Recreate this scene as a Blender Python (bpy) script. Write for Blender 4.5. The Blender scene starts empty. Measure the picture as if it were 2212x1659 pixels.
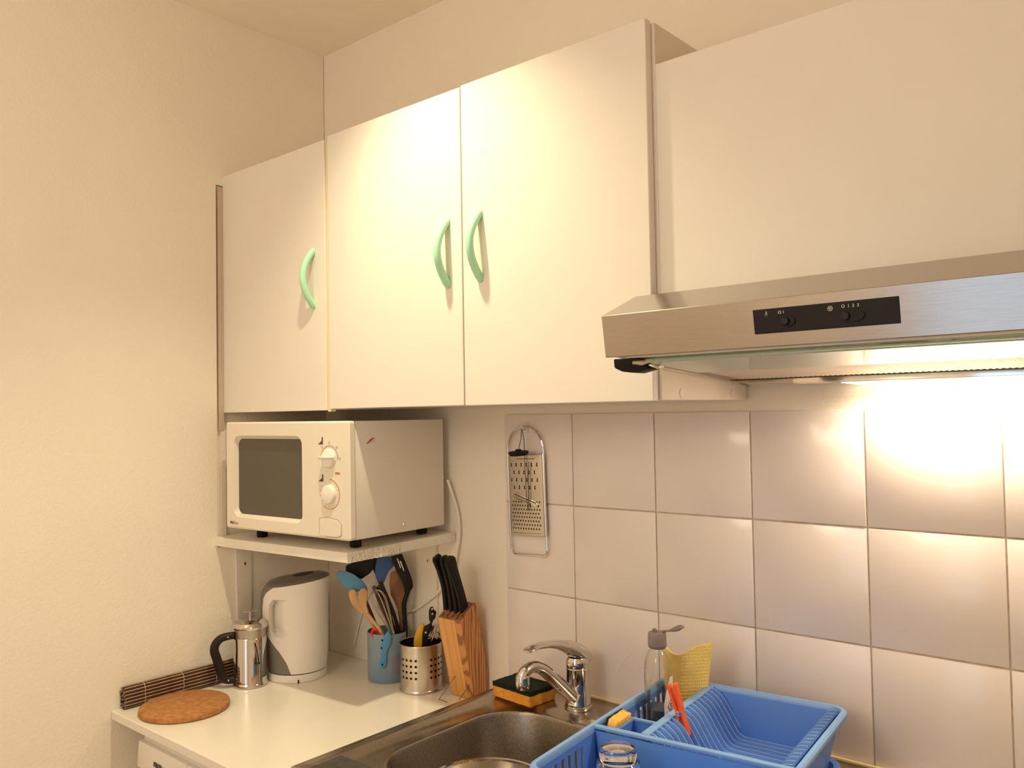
import bpy, bmesh, math, random
from mathutils import Vector, Matrix, Euler
random.seed(7)
PI = math.pi
S = bpy.context.scene
COL = S.collection

# ---------------------------------------------------------------- camera, world, lights, exposure
CAM_LOC, CAM_ROT, CAM_LENS = ([1.97338, -1.47899, 1.56523], [[0.757605, 0.65248, -0.01745], [0.035208, -0.014157, 0.99928], [0.651763, -0.757673, -0.033698]], 29.5749)
cam_d = bpy.data.cameras.new('camera'); cam = bpy.data.objects.new('camera', cam_d); COL.objects.link(cam)
m3 = Matrix(CAM_ROT).transposed()
cam.matrix_world = Matrix.Translation(CAM_LOC) @ m3.to_4x4()
cam_d.sensor_width = 36.0; cam_d.lens = CAM_LENS; cam_d.clip_start = 0.05
S.camera = cam

W = bpy.data.worlds.new('sky'); S.world = W; W.use_nodes = True
bg = W.node_tree.nodes['Background']; bg.inputs[0].default_value = (0.62, 0.78, 1.0, 1); bg.inputs[1].default_value = 2.0

def light(name, kind, loc, energy, color, rot=(0, 0, 0), **kw):
    d = bpy.data.lights.new(name, kind); d.energy = energy; d.color = color
    for k, v in kw.items(): setattr(d, k, v)
    o = bpy.data.objects.new(name, d); o.location = loc; o.rotation_euler = rot; COL.objects.link(o); return o
# ceiling spotlight over the worktop (small halogen), added fill light out of view, lamp in the hood
light('ceiling_spotlight', 'SPOT', (0.785, -0.60, 2.52), 54, (1.0, 0.86, 0.55), (0.0, -0.03, 0), spot_size=1.90, spot_blend=1.0, shadow_soft_size=0.022)
light('fill_light', 'POINT', (1.00, -2.0, 1.98), 20, (1.0, 0.87, 0.70), shadow_soft_size=0.30)  # unseen soft fill, added to lift the ambient light
light('hood_lamp', 'AREA', (1.645, -0.034, 1.592), 2.4, (1.0, 0.80, 0.55), (-0.25, 0, 0), shape='RECTANGLE', size=0.26, size_y=0.05)
V = S.view_settings
V.view_transform = 'Standard'; V.look = 'None'; V.gamma = 1.0; V.use_curve_mapping = False; V.exposure = 0.0
S.cycles.max_bounces = 14; S.cycles.diffuse_bounces = 8; S.cycles.transparent_max_bounces = 12

# ---------------------------------------------------------------- materials
def mat(name, col, rough=0.5, metal=0.0, var=0.04, vscale=12.0, bump=0.0, bscale=200.0, stretch=None, trans=0.0, ior=1.45,
        coat=0.0, emit=None, estr=0.0, spec=0.5, aniso=0.0, alpha=1.0, sub=0.0, col2=None, detail=4.0, rvar=0.0):
    m = bpy.data.materials.new(name); m.use_nodes = True
    nt = m.node_tree; n = nt.nodes; l = nt.links; b = n['Principled BSDF']
    b.inputs['Roughness'].default_value = rough; b.inputs['Metallic'].default_value = metal
    b.inputs['Transmission Weight'].default_value = trans; b.inputs['IOR'].default_value = ior
    b.inputs['Coat Weight'].default_value = coat; b.inputs['Specular IOR Level'].default_value = spec
    b.inputs['Anisotropic'].default_value = aniso; b.inputs['Alpha'].default_value = alpha
    if sub: b.inputs['Subsurface Weight'].default_value = sub; b.inputs['Subsurface Radius'].default_value = (0.01, 0.01, 0.008)
    if emit: b.inputs['Emission Color'].default_value = (*emit, 1); b.inputs['Emission Strength'].default_value = estr
    tc = n.new('ShaderNodeTexCoord'); mp = n.new('ShaderNodeMapping'); l.new(tc.outputs['Object'], mp.inputs['Vector'])
    if stretch: mp.inputs['Scale'].default_value = stretch
    nz = n.new('ShaderNodeTexNoise'); nz.inputs['Scale'].default_value = vscale; nz.inputs['Detail'].default_value = detail
    l.new(mp.outputs['Vector'], nz.inputs['Vector'])
    cr = n.new('ShaderNodeValToRGB'); e = cr.color_ramp.elements
    c2 = col2 if col2 else tuple(max(0, c * (1 - var * 2)) for c in col)
    e[0].position = 0.3; e[1].position = 0.7
    e[0].color = (*c2, 1); e[1].color = (*col, 1)
    l.new(nz.outputs['Fac'], cr.inputs['Fac']); l.new(cr.outputs['Color'], b.inputs['Base Color'])
    if rvar:
        mr = n.new('ShaderNodeMapRange'); mr.inputs['To Min'].default_value = max(0, rough - rvar); mr.inputs['To Max'].default_value = rough + rvar
        l.new(nz.outputs['Fac'], mr.inputs['Value']); l.new(mr.outputs['Result'], b.inputs['Roughness'])
    if bump:
        n2 = n.new('ShaderNodeTexNoise'); n2.inputs['Scale'].default_value = bscale; n2.inputs['Detail'].default_value = 3
        l.new(mp.outputs['Vector'], n2.inputs['Vector'])
        bp = n.new('ShaderNodeBump'); bp.inputs['Strength'].default_value = min(1, bump); bp.inputs['Distance'].default_value = 0.002
        l.new(n2.outputs['Fac'], bp.inputs['Height']); l.new(bp.outputs['Normal'], b.inputs['Normal'])
    return m

def wood(name, c1, c2, axis='Z', scale=40.0, rough=0.45, dist=4.0, stretch=(1, 1, 0.12), bands=None):
    m = bpy.data.materials.new(name); m.use_nodes = True
    nt = m.node_tree; n = nt.nodes; l = nt.links; b = n['Principled BSDF']; b.inputs['Roughness'].default_value = rough
    tc = n.new('ShaderNodeTexCoord'); mp = n.new('ShaderNodeMapping'); mp.inputs['Scale'].default_value = stretch
    l.new(tc.outputs['Object'], mp.inputs['Vector'])
    w = n.new('ShaderNodeTexWave'); w.wave_type = 'BANDS' if bands else 'RINGS'; w.bands_direction = bands or 'X'; w.inputs['Scale'].default_value = scale
    w.inputs['Distortion'].default_value = dist; w.inputs['Detail'].default_value = 3; w.inputs['Detail Scale'].default_value = 1.5
    l.new(mp.outputs['Vector'], w.inputs['Vector'])
    cr = n.new('ShaderNodeValToRGB'); e = cr.color_ramp.elements
    e[0].position = 0.1; e[0].color = (*c2, 1); e[1].position = 0.55; e[1].color = (*c1, 1)
    l.new(w.outputs['Fac'], cr.inputs['Fac']); l.new(cr.outputs['Color'], b.inputs['Base Color'])
    return m

M = {}
M['wall'] = mat('plaster_paint', (0.90, 0.835, 0.735), 0.8, bump=0.55, bscale=120, var=0.02, vscale=3)
M['wall_back'] = mat('rough_plaster', (0.90, 0.84, 0.75), 0.8, bump=0.4, bscale=260, var=0.02, vscale=3)
M['ceil'] = mat('ceiling_paint', (0.92, 0.86, 0.75), 0.9, bump=0.1, bscale=150, var=0.02)
M['floor'] = mat('floor_vinyl', (0.66, 0.58, 0.50), 0.5, var=0.04)
M['tile'] = mat('glazed_tile', (0.86, 0.79, 0.765), 0.16, bump=0.05, bscale=14, var=0.03, vscale=7, coat=0.2)
M['grout'] = mat('grout', (0.68, 0.57, 0.46), 0.9, var=0.2, vscale=40, col2=(0.44, 0.34, 0.25))
M['lam'] = mat('white_laminate', (0.80, 0.755, 0.69), 0.42, bump=0.04, bscale=700, var=0.01)
M['carcass'] = mat('cabinet_board', (0.80, 0.73, 0.65), 0.5, var=0.03)
M['edge'] = mat('yellowed_edge_band', (0.80, 0.68, 0.45), 0.5, var=0.04)
M['counter'] = mat('white_worktop', (0.84, 0.80, 0.72), 0.22, var=0.02, coat=0.1)
M['shelfpaint'] = mat('painted_shelf', (0.83, 0.79, 0.70), 0.5, bump=0.25, bscale=220, var=0.03)
M['shelfrough'] = mat('rough_chipboard_edge', (0.84, 0.79, 0.68), 0.8, bump=1.0, bscale=330, var=0.08, vscale=150)
M['green'] = mat('mint_plastic', (0.42, 0.78, 0.54), 0.35, var=0.02, sub=0.15)
M['mw'] = mat('cream_appliance_plastic', (0.80, 0.74, 0.64), 0.4, bump=0.04, bscale=500, var=0.01)
M['mwside'] = mat('white_enamel_steel', (0.80, 0.75, 0.68), 0.42, bump=0.05, bscale=500, var=0.01)
M['mwwin'] = mat('dark_mesh_window', (0.115, 0.098, 0.075), 0.35, var=0.12, vscale=900, bump=0.05, bscale=900)
M['white'] = mat('white_plastic', (0.84, 0.80, 0.75), 0.3, var=0.01)
M['blackrub'] = mat('black_rubber', (0.008, 0.007, 0.007), 0.6, spec=0.3)
M['black'] = mat('black_plastic', (0.010, 0.0075, 0.007), 0.5, bump=0.05, bscale=400, spec=0.3)
M['brownblack'] = mat('dark_brown_plastic', (0.016, 0.009, 0.007), 0.45, bump=0.15, bscale=300, spec=0.35)
M['print'] = mat('dark_print', (0.10, 0.07, 0.05), 0.6)
M['printlight'] = mat('grey_print', (0.50, 0.42, 0.33), 0.6)
M['orangeprint'] = mat('orange_print', (0.55, 0.22, 0.05), 0.6)
M['redprint'] = mat('red_print', (0.55, 0.05, 0.04), 0.6)
M['glint'] = mat('white_glint', (0.98, 0.96, 0.93), 0.15)
M['whiteprint'] = mat('white_print', (0.75, 0.73, 0.70), 0.6)
M['steel'] = mat('brushed_steel', (0.50, 0.45, 0.41), 0.20, 1.0, var=0.05, vscale=30, stretch=(1, 40, 40), rvar=0.03)
M['sinksteel'] = mat('worn_sink_steel', (0.50, 0.44, 0.37), 0.27, 1.0, var=0.04, vscale=25, bump=0.03, bscale=300, rvar=0.03)
M['bowlsteel'] = mat('sink_bowl_steel', (0.44, 0.38, 0.31), 0.36, 1.0, var=0.15, vscale=300, bump=0.08, bscale=500, rvar=0.05)
M['chrome'] = mat('chrome', (0.70, 0.66, 0.61), 0.07, 1.0, var=0.02)
M['cupsteel'] = mat('satin_steel', (0.66, 0.60, 0.52), 0.24, 1.0, var=0.05, vscale=30, stretch=(1, 1, 30))
M['tinsteel'] = mat('grater_steel', (0.66, 0.61, 0.54), 0.3, 1.0, var=0.06)
M['filter'] = mat('hood_filter', (0.70, 0.60, 0.52), 0.5, 0.2, var=0.06)
M['hoodcream'] = mat('hood_cream_plastic', (0.80, 0.74, 0.62), 0.4)
M['visor'] = mat('greenish_visor_glass', (0.78, 0.90, 0.80), 0.12, trans=0.75, var=0.01)
M['lens'] = mat('lit_lamp_lens', (0.9, 0.85, 0.75), 0.4, emit=(1.0, 0.82, 0.55), estr=9.0)
M['cork'] = mat('cork', (0.50, 0.235, 0.085), 0.85, var=0.2, vscale=70, bump=0.6, bscale=130, col2=(0.34, 0.135, 0.04))
M['bamboo_dark'] = mat('dark_bamboo', (0.050, 0.018, 0.012), 0.5, var=0.3, vscale=40)
M['bamboo_light'] = mat('tan_bamboo', (0.50, 0.30, 0.17), 0.5, var=0.2, vscale=40)
M['thread'] = mat('cotton_thread', (0.70, 0.62, 0.48), 0.9)
M['grey'] = mat('grey_kettle_plastic', (0.19, 0.175, 0.155), 0.38, var=0.02)
M['greylid'] = mat('smoky_kettle_lid', (0.15, 0.125, 0.11), 0.28, var=0.03)
M['bluecup'] = mat('translucent_blue_plastic', (0.26, 0.39, 0.56), 0.35, trans=0.25, var=0.08, vscale=14, col2=(0.32, 0.42, 0.47))
M['pinkblur'] = mat('pinkish_print', (0.42, 0.25, 0.33), 0.4, trans=0.2, var=0.15, vscale=60, col2=(0.27, 0.32, 0.44))
M['blue'] = mat('blue_rack_plastic', (0.10, 0.27, 0.76), 0.36, var=0.03, bump=0.05, bscale=600)
M['rimsheen'] = mat('blue_rim_sheen', (0.20, 0.39, 0.76), 0.30, var=0.03)  # rack blue lightened to carry the gloss on rim and rails
M['ribshine'] = mat('rib_highlight', (0.24, 0.43, 0.80), 0.3, var=0.02)  # paler blue paints in the highlights that the rib edges catch
M['lightblue'] = mat('light_blue_silicone', (0.10, 0.29, 0.50), 0.5, var=0.03)
M['midblue'] = mat('deep_blue_silicone', (0.035, 0.10, 0.30), 0.5, var=0.03)
M['toyblue'] = mat('sky_blue_rubber', (0.075, 0.30, 0.58), 0.45, var=0.05)
M['red'] = mat('red_plastic', (0.75, 0.035, 0.02), 0.35)
M['yellow'] = mat('yellow_handle_plastic', (0.80, 0.45, 0.02), 0.4)
M['orange'] = mat('orange_peg_plastic', (0.95, 0.12, 0.015), 0.35, sub=0.05)
M['cloth'] = mat('yellow_sponge_cloth', (0.90, 0.67, 0.20), 0.9, var=0.06, vscale=40, bump=0.1, bscale=300)
M['sponge'] = mat('orange_sponge_foam', (0.82, 0.37, 0.05), 0.95, var=0.25, vscale=120, bump=0.8, bscale=140, col2=(0.70, 0.28, 0.03))
M['spongey'] = mat('yellow_sponge_foam', (0.88, 0.56, 0.13), 0.95, var=0.25, vscale=160, bump=1.0, bscale=150, col2=(0.72, 0.36, 0.08))
M['pad'] = mat('green_scouring_pad', (0.012, 0.028, 0.013), 0.95, var=0.5, vscale=220, bump=1.0, bscale=260)
M['pinetop'] = wood('pine_end_grain', (0.40, 0.20, 0.08), (0.26, 0.11, 0.04), scale=20)
M['pine'] = wood('oiled_pine', (0.74, 0.38, 0.12), (0.66, 0.31, 0.085), scale=14, dist=0.8, stretch=(1, 1, 0.05), bands='X')
M['pinedark'] = wood('pine_plank_grain', (0.60, 0.27, 0.085), (0.30, 0.105, 0.03), scale=34, dist=9.0, stretch=(0.3, 1, 0.09), bands='Y')
M['beech'] = wood('light_beech', (0.62, 0.38, 0.18), (0.55, 0.32, 0.14), scale=12, dist=2)
M['teak'] = wood('brown_teak', (0.30, 0.13, 0.05), (0.20, 0.08, 0.03), scale=20, dist=2)
M['darkwood'] = wood('dark_wood', (0.10, 0.04, 0.02), (0.06, 0.022, 0.012), scale=30, dist=2)
M['glass'] = mat('clear_glass', (0.97, 0.96, 0.93), 0.02, trans=1.0, ior=1.47, var=0.0)
M['pet'] = mat('clear_bottle_plastic', (0.96, 0.95, 0.92), 0.04, trans=1.0, ior=1.40, var=0.0)
M['soap'] = mat('dish_soap_liquid', (0.36, 0.38, 0.31), 0.08, trans=0.85, ior=1.2, var=0.02)
M['capgrey'] = mat('smoky_grey_cap', (0.27, 0.22, 0.20), 0.3, trans=0.15)
M['tanstrip'] = mat('tan_strip', (0.62, 0.50, 0.39), 0.8)
M['label'] = mat('paper_label', (0.86, 0.74, 0.62), 0.6, var=0.02)
M['slate'] = mat('dark_grey_board', (0.075, 0.07, 0.065), 0.35, var=0.2, vscale=50)
M['putty'] = mat('glossy_painted_batten', (0.80, 0.75, 0.67), 0.25, bump=0.2, bscale=40)
M['caulk'] = mat('cream_sealant', (0.86, 0.70, 0.42), 0.5)

# ---------------------------------------------------------------- helpers
def obj(name, bm, m, parent=None, smooth=False, loc=None):
    me = bpy.data.meshes.new(name)
    bmesh.ops.recalc_face_normals(bm, faces=bm.faces)
    bm.to_mesh(me); bm.free()
    if isinstance(m, str): m = [m]
    for k in m: me.materials.append(M[k])
    if smooth:
        for p in me.polygons: p.use_smooth = True
        if smooth != 'all': me.set_sharp_from_angle(angle=math.radians(38))
    o = bpy.data.objects.new(name, me); COL.objects.link(o)
    if loc: o.location = loc
    if parent: o.parent = parent
    return o
def tag(o, label, cat=None, group=None, kind=None):
    if label: o['label'] = label
    if cat: o['category'] = cat
    if group: o['group'] = group
    if kind: o['kind'] = kind
    return o
def thing(name, label, cat, loc=(0, 0, 0), rz=0, group=None):
    o = bpy.data.objects.new(name, None); COL.objects.link(o); o.location = loc; o.rotation_euler = (0, 0, rz)
    o.empty_display_size = 0.02
    return tag(o, label, cat, group)
def struct(name, bm, m, label=None, parent=None, smooth=False):
    o = obj(name, bm, m, parent, smooth)
    if not parent: o['kind'] = 'structure'
    if label: o['label'] = label
    return o
def rel(parent, pts):
    """world points -> parent's local frame"""
    mw = parent.matrix_basis.inverted()
    return [mw @ Vector(p) for p in pts]

def box(lo, hi, bev=0.0, seg=2, bm=None, mi=0):
    b2 = bmesh.new()
    r = bmesh.ops.create_cube(b2, size=1)
    c = [(lo[i] + hi[i]) / 2 for i in range(3)]; s = [abs(hi[i] - lo[i]) for i in range(3)]
    for v in b2.verts: v.co = Vector((c[0] + v.co.x * s[0], c[1] + v.co.y * s[1], c[2] + v.co.z * s[2]))
    if bev: bmesh.ops.bevel(b2, geom=list(b2.edges), offset=min(bev, min(s) * 0.49), segments=seg, profile=0.5, affect='EDGES')
    for f in b2.faces: f.material_index = mi
    return join(bm, b2)
def join(bm, b2):
    if bm is None: return b2
    me = bpy.data.meshes.new('tmp'); b2.to_mesh(me); b2.free(); bm.from_mesh(me); bpy.data.meshes.remove(me); return bm
def xform(bm, mx):
    bmesh.ops.transform(bm, matrix=mx, verts=bm.verts); return bm
def frame(pts):
    pts = [Vector(p) for p in pts]; n = len(pts); T = []
    for i in range(n):
        a = pts[max(0, i - 1)]; b = pts[min(n - 1, i + 1)]; d = (b - a)
        T.append(d.normalized() if d.length > 1e-9 else Vector((0, 0, 1)))
    up = Vector((0, 0, 1)) if abs(T[0].z) < 0.9 else Vector((1, 0, 0))
    N = (up - T[0] * up.dot(T[0])).normalized(); out = []
    for i in range(n):
        N = (N - T[i] * N.dot(T[i])); N = N.normalized() if N.length > 1e-6 else Vector((1, 0, 0))
        out.append((pts[i], T[i], N, T[i].cross(N)))
    return out
def spline(pts, k=6):
    """Catmull-Rom through points (tuples of any length)"""
    P = [Vector(p) for p in pts]; out = []
    for i in range(len(P) - 1):
        p0 = P[max(0, i - 1)]; p1 = P[i]; p2 = P[i + 1]; p3 = P[min(len(P) - 1, i + 2)]
        for j in range(k):
            t = j / k
            out.append(0.5 * ((2 * p1) + (p2 - p0) * t + (2 * p0 - 5 * p1 + 4 * p2 - p3) * t * t + (3 * p1 - p0 - 3 * p2 + p3) * t ** 3))
    out.append(P[-1]); return out
def tube(pts, r, seg=8, bm=None, closed=False, flat=1.0, cap=True, mi=0):
    if bm is None: bm = bmesh.new()
    fr = frame(pts); n = len(fr); rs = r if isinstance(r, (list, tuple)) else [r] * n
    rings = []
    for (p, t, a, b), rr in zip(fr, rs):
        rings.append([bm.verts.new(p + a * math.cos(2 * PI * k / seg) * rr * flat + b * math.sin(2 * PI * k / seg) * rr) for k in range(seg)])
    m = n if closed else n - 1
    for i in range(m):
        A = rings[i]; B = rings[(i + 1) % n]
        for k in range(seg):
            f = bm.faces.new((A[k], A[(k + 1) % seg], B[(k + 1) % seg], B[k])); f.material_index = mi
    if cap and not closed:
        for R in (rings[0][::-1], rings[-1]):
            f = bm.faces.new(R); f.material_index = mi
    return bm
def loft(rings, bm=None, cap=(True, True), closed=True, mi=0):
    if bm is None: bm = bmesh.new()
    R = [[bm.verts.new(Vector(p)) for p in ring] for ring in rings]; n = len(R[0])
    for i in range(len(R) - 1):
        for k in range(n if closed else n - 1):
            f = bm.faces.new((R[i][k], R[i][(k + 1) % n], R[i + 1][(k + 1) % n], R[i + 1][k])); f.material_index = mi
    if cap[0]: f = bm.faces.new(R[0][::-1]); f.material_index = mi
    if cap[1]: f = bm.faces.new(R[-1]); f.material_index = mi
    return bm
def lathe(prof, seg=40, c=(0, 0, 0), bm=None, cap=(True, True), sx=1.0, sy=1.0, rot=0.0, mi=0):
    rings = []
    for r, z in prof:
        rings.append([(c[0] + (math.cos(a) * r * sx) * math.cos(rot) - (math.sin(a) * r * sy) * math.sin(rot),
                       c[1] + (math.cos(a) * r * sx) * math.sin(rot) + (math.sin(a) * r * sy) * math.cos(rot), c[2] + z)
                      for a in [2 * PI * k / seg for k in range(seg)]])
    return loft(rings, bm, cap, mi=mi)
def prism(pts, ext, bm=None, bev=0.0, mi=0, seg=2):
    """polygon (3-D points) extruded by a vector"""
    b2 = bmesh.new(); e = Vector(ext)
    A = [b2.verts.new(Vector(p)) for p in pts]; B = [b2.verts.new(Vector(p) + e) for p in pts]; n = len(A)
    b2.faces.new(A[::-1]); b2.faces.new(B)
    for k in range(n): b2.faces.new((A[k], A[(k + 1) % n], B[(k + 1) % n], B[k]))
    bmesh.ops.recalc_face_normals(b2, faces=b2.faces)
    if bev: bmesh.ops.bevel(b2, geom=list(b2.edges), offset=bev, segments=seg, profile=0.5, affect='EDGES', clamp_overlap=True)
    for f in b2.faces: f.material_index = mi
    return join(bm, b2)
def rrect(x0, y0, x1, y1, r, z=0.0, n=8):
    pts = []
    for cx, cy, a0 in ((x1 - r, y1 - r, 0), (x0 + r, y1 - r, 90), (x0 + r, y0 + r, 180), (x1 - r, y0 + r, 270)):
        for k in range(n + 1):
            a = math.radians(a0 + 90 * k / n); pts.append((cx + r * math.cos(a), cy + r * math.sin(a), z))
    return pts
def oct_grid(fn, nu, nv, holes, hr=0.34, bm=None, wrap=False, shape=None):
    """grid of cells; cells in holes get an octagonal opening. fn(u,v) with u in 0..nu, v in 0..nv"""
    if bm is None: bm = bmesh.new()
    cache = {}
    def V_(u, v):
        if wrap: u = u % nu
        k = (round(u * 1000), round(v * 1000))
        if k not in cache: cache[k] = bm.verts.new(Vector(fn(u, v)))
        return cache[k]
    for i in range(nu):
        for j in range(nv):
            edge = [V_(i, j), V_(i + .5, j), V_(i + 1, j), V_(i + 1, j + .5), V_(i + 1, j + 1), V_(i + .5, j + 1), V_(i, j + 1), V_(i, j + .5)]
            if (i, j) in holes:
                inn = []
                sx, sy = shape if shape else (hr, hr)
                for k in range(8):
                    a = -PI * 0.75 + k * PI / 4
                    inn.append(bm.verts.new(Vector(fn(i + .5 + sx * math.cos(a), j + .5 + sy * math.sin(a)))))
                for k in range(8): bm.faces.new((edge[k], edge[(k + 1) % 8], inn[(k + 1) % 8], inn[k]))
            else: bm.faces.new(edge)
    return bm
def text(name, body, size, mx, m, parent=None, ext=0.0003, align='CENTER'):
    cu = bpy.data.curves.new('lettering', 'FONT'); cu.body = body; cu.size = size; cu.extrude = ext; cu.align_x = align; cu.align_y = 'CENTER'
    t = bpy.data.objects.new('tmp_text', cu); COL.objects.link(t)
    dg = bpy.context.evaluated_depsgraph_get(); me = bpy.data.meshes.new_from_object(t.evaluated_get(dg))
    bpy.data.objects.remove(t); me.transform(mx); me.materials.clear(); me.materials.append(M[m])
    o = bpy.data.objects.new(name, me); COL.objects.link(o)
    if parent: o.parent = parent
    return o
def facing_front(p):   # text/graphics standing on a wall facing -y
    return Matrix.Translation(Vector(p)) @ Matrix.Rotation(PI / 2, 4, 'X')
def arc2d(cx, cz, r0, r1, a0, a1, y, n=24, th=0.0004, bm=None):
    """flat ring sector standing in the x-z plane, angle measured from +x counter-clockwise"""
    pts = [(cx + r1 * math.cos(math.radians(a0 + (a1 - a0) * k / n)), y, cz + r1 * math.sin(math.radians(a0 + (a1 - a0) * k / n))) for k in range(n + 1)]
    pi = [(cx + r0 * math.cos(math.radians(a0 + (a1 - a0) * k / n)), y, cz + r0 * math.sin(math.radians(a0 + (a1 - a0) * k / n))) for k in range(n + 1)]
    if bm is None: bm = bmesh.new()
    for k in range(n):
        prism([pts[k], pts[k + 1], pi[k + 1], pi[k]], (0, -th, 0), bm)
    return bm

# ---------------------------------------------------------------- room shell
RX, RY, CZ = 2.75, -2.75, 2.606
b = box((-0.12, RY, 0), (-0.009, 0.0, CZ))
box((-0.009, RY, 0), (0.0, -0.342, CZ), bm=b)
box((-0.009, -0.342, 2.165), (0.0, 0.0, CZ), bm=b)
box((-0.009, -0.342, 0.0), (0.0, 0.0, 1.235), bm=b)
box((-0.009, -0.330, 1.235), (0.0, -0.318, 1.535), bm=b)
struct('wall_left', b, 'wall', 'cream rough plaster wall on the left')
wall_back = struct('wall_back', box((-0.12, 0.002, 0), (RX + .1, 0.12, CZ)), 'wall_back', 'cream plaster wall behind the cabinets')
struct('wall_right', box((RX, RY, 0), (RX + .1, 0.0, CZ)), 'wall')
# front wall with a window opening (behind the camera)
wx0, wx1, wz0, wz1 = 1.04, 1.80, 0.60, 2.15
b = box((-0.12, RY - .12, 0), (wx0, RY, CZ)); box((wx1, RY - .12, 0), (RX + .1, RY, CZ), bm=b)
box((wx0, RY - .12, 0), (wx1, RY, wz0), bm=b); box((wx0, RY - .12, wz1), (wx1, RY, CZ), bm=b)
struct('wall_front', b, 'wall')
b = bmesh.new()
for lo, hi in (((wx0, wz0), (wx0 + .05, wz1)), ((wx1 - .05, wz0), (wx1, wz1)), ((wx0, wz0), (wx1, wz0 + .05)), ((wx0, wz1 - .05), (wx1, wz1)), ((1.40, wz0), (1.44, wz1))):
    box((lo[0], RY - .08, lo[1]), (hi[0], RY - .03, hi[1]), bm=b)
win = struct('window_1', b, 'white')
obj('pane', box((wx0 + .04, RY - .058, wz0 + .04), (wx1 - .04, RY - .054, wz1 - .04)), 'glass', win)
struct('ceiling', box((-0.12, RY - .12, CZ), (RX + .1, 0.12, CZ + .1)), 'ceil')
struct('floor', box((-0.12, RY - .12, -.1), (RX + .1, 0.12, 0)), 'floor')

# wall tiles: each tile a part of the back wall
TX, TZ0, TW, TH = 0.8731, 1.5594, 0.2061, 0.2000
gx1 = TX + 5 * TW
obj('grout', box((0.6785, 0.0004, 0.955), (gx1, 0.0030, TZ0 - .001)), 'grout', wall_back)
tmesh = {}
for j in range(4):
    zt = TZ0 - j * TH - (.0012 if j else 0); zb = TZ0 - (j + 1) * TH + .0012
    if j == 3: zb = 0.9520; zt = TZ0 - 3 * TH - .0012
    for i in range(-1, 5):
        x0 = (0.6769 if i < 0 else TX + i * TW + .0012); x1 = TX + (i + 1) * TW - .0012
        w, h = x1 - x0, zt - zb; key = (round(w, 3), round(h, 3))
        if key not in tmesh:
            bm = box((-w / 2, -0.0042, -h / 2), (w / 2, 0.0, h / 2), 0.0014, 2)
            t = obj('tile', bm, 'tile', wall_back, smooth=True); tmesh[key] = t.data
        else:
            t = bpy.data.objects.new('tile', tmesh[key]); COL.objects.link(t); t.parent = wall_back
        t.location = ((x0 + x1) / 2, 0.0022 + random.uniform(-.0005, .0003), (zt + zb) / 2)
        t.rotation_euler = (random.uniform(-.003, .003), 0, random.uniform(-.003, .003))

# ---------------------------------------------------------------- wall cabinets
DY = -0.3234; DT = 0.017
def pull(name, x, z0, z1, parent, lean=0.0):
    pts = []; rs = []
    for k in range(17):
        s = k / 16; pts.append((x + lean * math.sin(PI * s), DY - 0.003 - 0.027 * math.sin(PI * s) ** 0.75, z1 + (z0 - z1) * s))
        rs.append(0.0056 + 0.0018 * (abs(s - .5) * 2) ** 3)
    bm = tube(pts, rs, 10)
    for z in (z0, z1): lathe([(0.0075, 0), (0.0075, 0.006)], 12, bm=bm, c=(0, 0, 0)); 
    o = None
    # feet touching the door
    for z in (z0, z1):
        pass
    return obj(name, bm, 'green', parent, smooth=True)
def pull2(x, z0, z1, parent):
    pts = []; rs = []
    for k in range(21):
        s = k / 20; pts.append((x, DY + 0.002 - 0.031 * math.sin(PI * s) ** 0.8, z1 + (z0 - z1) * s))
        rs.append(0.0076 + 0.0008 * (abs(s - .5) * 2) ** 3)
    return obj('handle', tube(pts, rs, 12), 'green', parent, smooth=True)
def carcass(x0, x1, z0, z1, yb=-0.002, yf=DY + DT + .001, t=0.016):
    bm = box((x0, yf, z0), (x0 + t, yb, z1)); box((x1 - t, yf, z0), (x1, yb, z1), bm=bm)
    box((x0 + t, yf, z0), (x1 - t, yb, z0 + t), bm=bm); box((x0 + t, yf, z1 - t), (x1 - t, yb, z1), bm=bm)
    box((x0 + t, yb - .006, z0 + t), (x1 - t, yb, z1 - t), bm=bm); return bm
c1 = thing('wall_cabinet', 'narrow white wall cabinet beside the plaster wall, single mint handle', 'cabinet', group='white wall cabinets over the worktop')
obj('body', carcass(0.001, 0.440, 1.578, 2.190), 'carcass', c1)
d = obj('door', box((-0.0005, DY, 1.577), (0.4305, DY + DT, 2.189), .0012, 1), 'lam', c1)
pull2(0.3872, 1.8145, 1.9425, d)
obj('edge_strip', box((0.0002, DY - .0145, 1.532), (0.0022, DY - .0005, 2.160)), 'tanstrip', c1)  # thin tan strip on the left wall, darker than wall and door
c2 = thing('wall_cabinet', 'wide white double wall cabinet with two facing mint handles', 'cabinet', group='white wall cabinets over the worktop')
obj('body', carcass(0.4405, 1.2805, 1.581, 2.192), 'carcass', c2)
d = obj('door', box((0.4430, DY, 1.5800), (0.8575, DY + DT, 2.1945), .0012, 1), 'lam', c2)
pull2(0.8200, 1.8140, 1.9410, d)
d = obj('door', box((0.8605, DY, 1.5795), (1.2745, DY + DT, 2.1965), .0012, 1), 'lam', c2)
pull2(0.9062, 1.8165, 1.9425, d)
# yellowed filler strip between the two cabinets, and round screw caps on the side panel
obj('edge_strip', box((0.4312, DY + .004, 1.574), (0.4426, DY + DT, 2.186)), 'edge', c2)
for y, z in ((-0.245, 1.592), (-0.060, 1.592), (-0.075, 2.176)):
    bm = bmesh.new(); bmesh.ops.create_cone(bm, cap_ends=True, segments=20, radius1=.0085, radius2=.0075, depth=.0016, matrix=Matrix.Translation((1.2812, y, z)) @ Matrix.Rotation(PI / 2, 4, 'Y'))
    obj('screw_cap', bm, 'carcass', c2, smooth=True)
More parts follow.
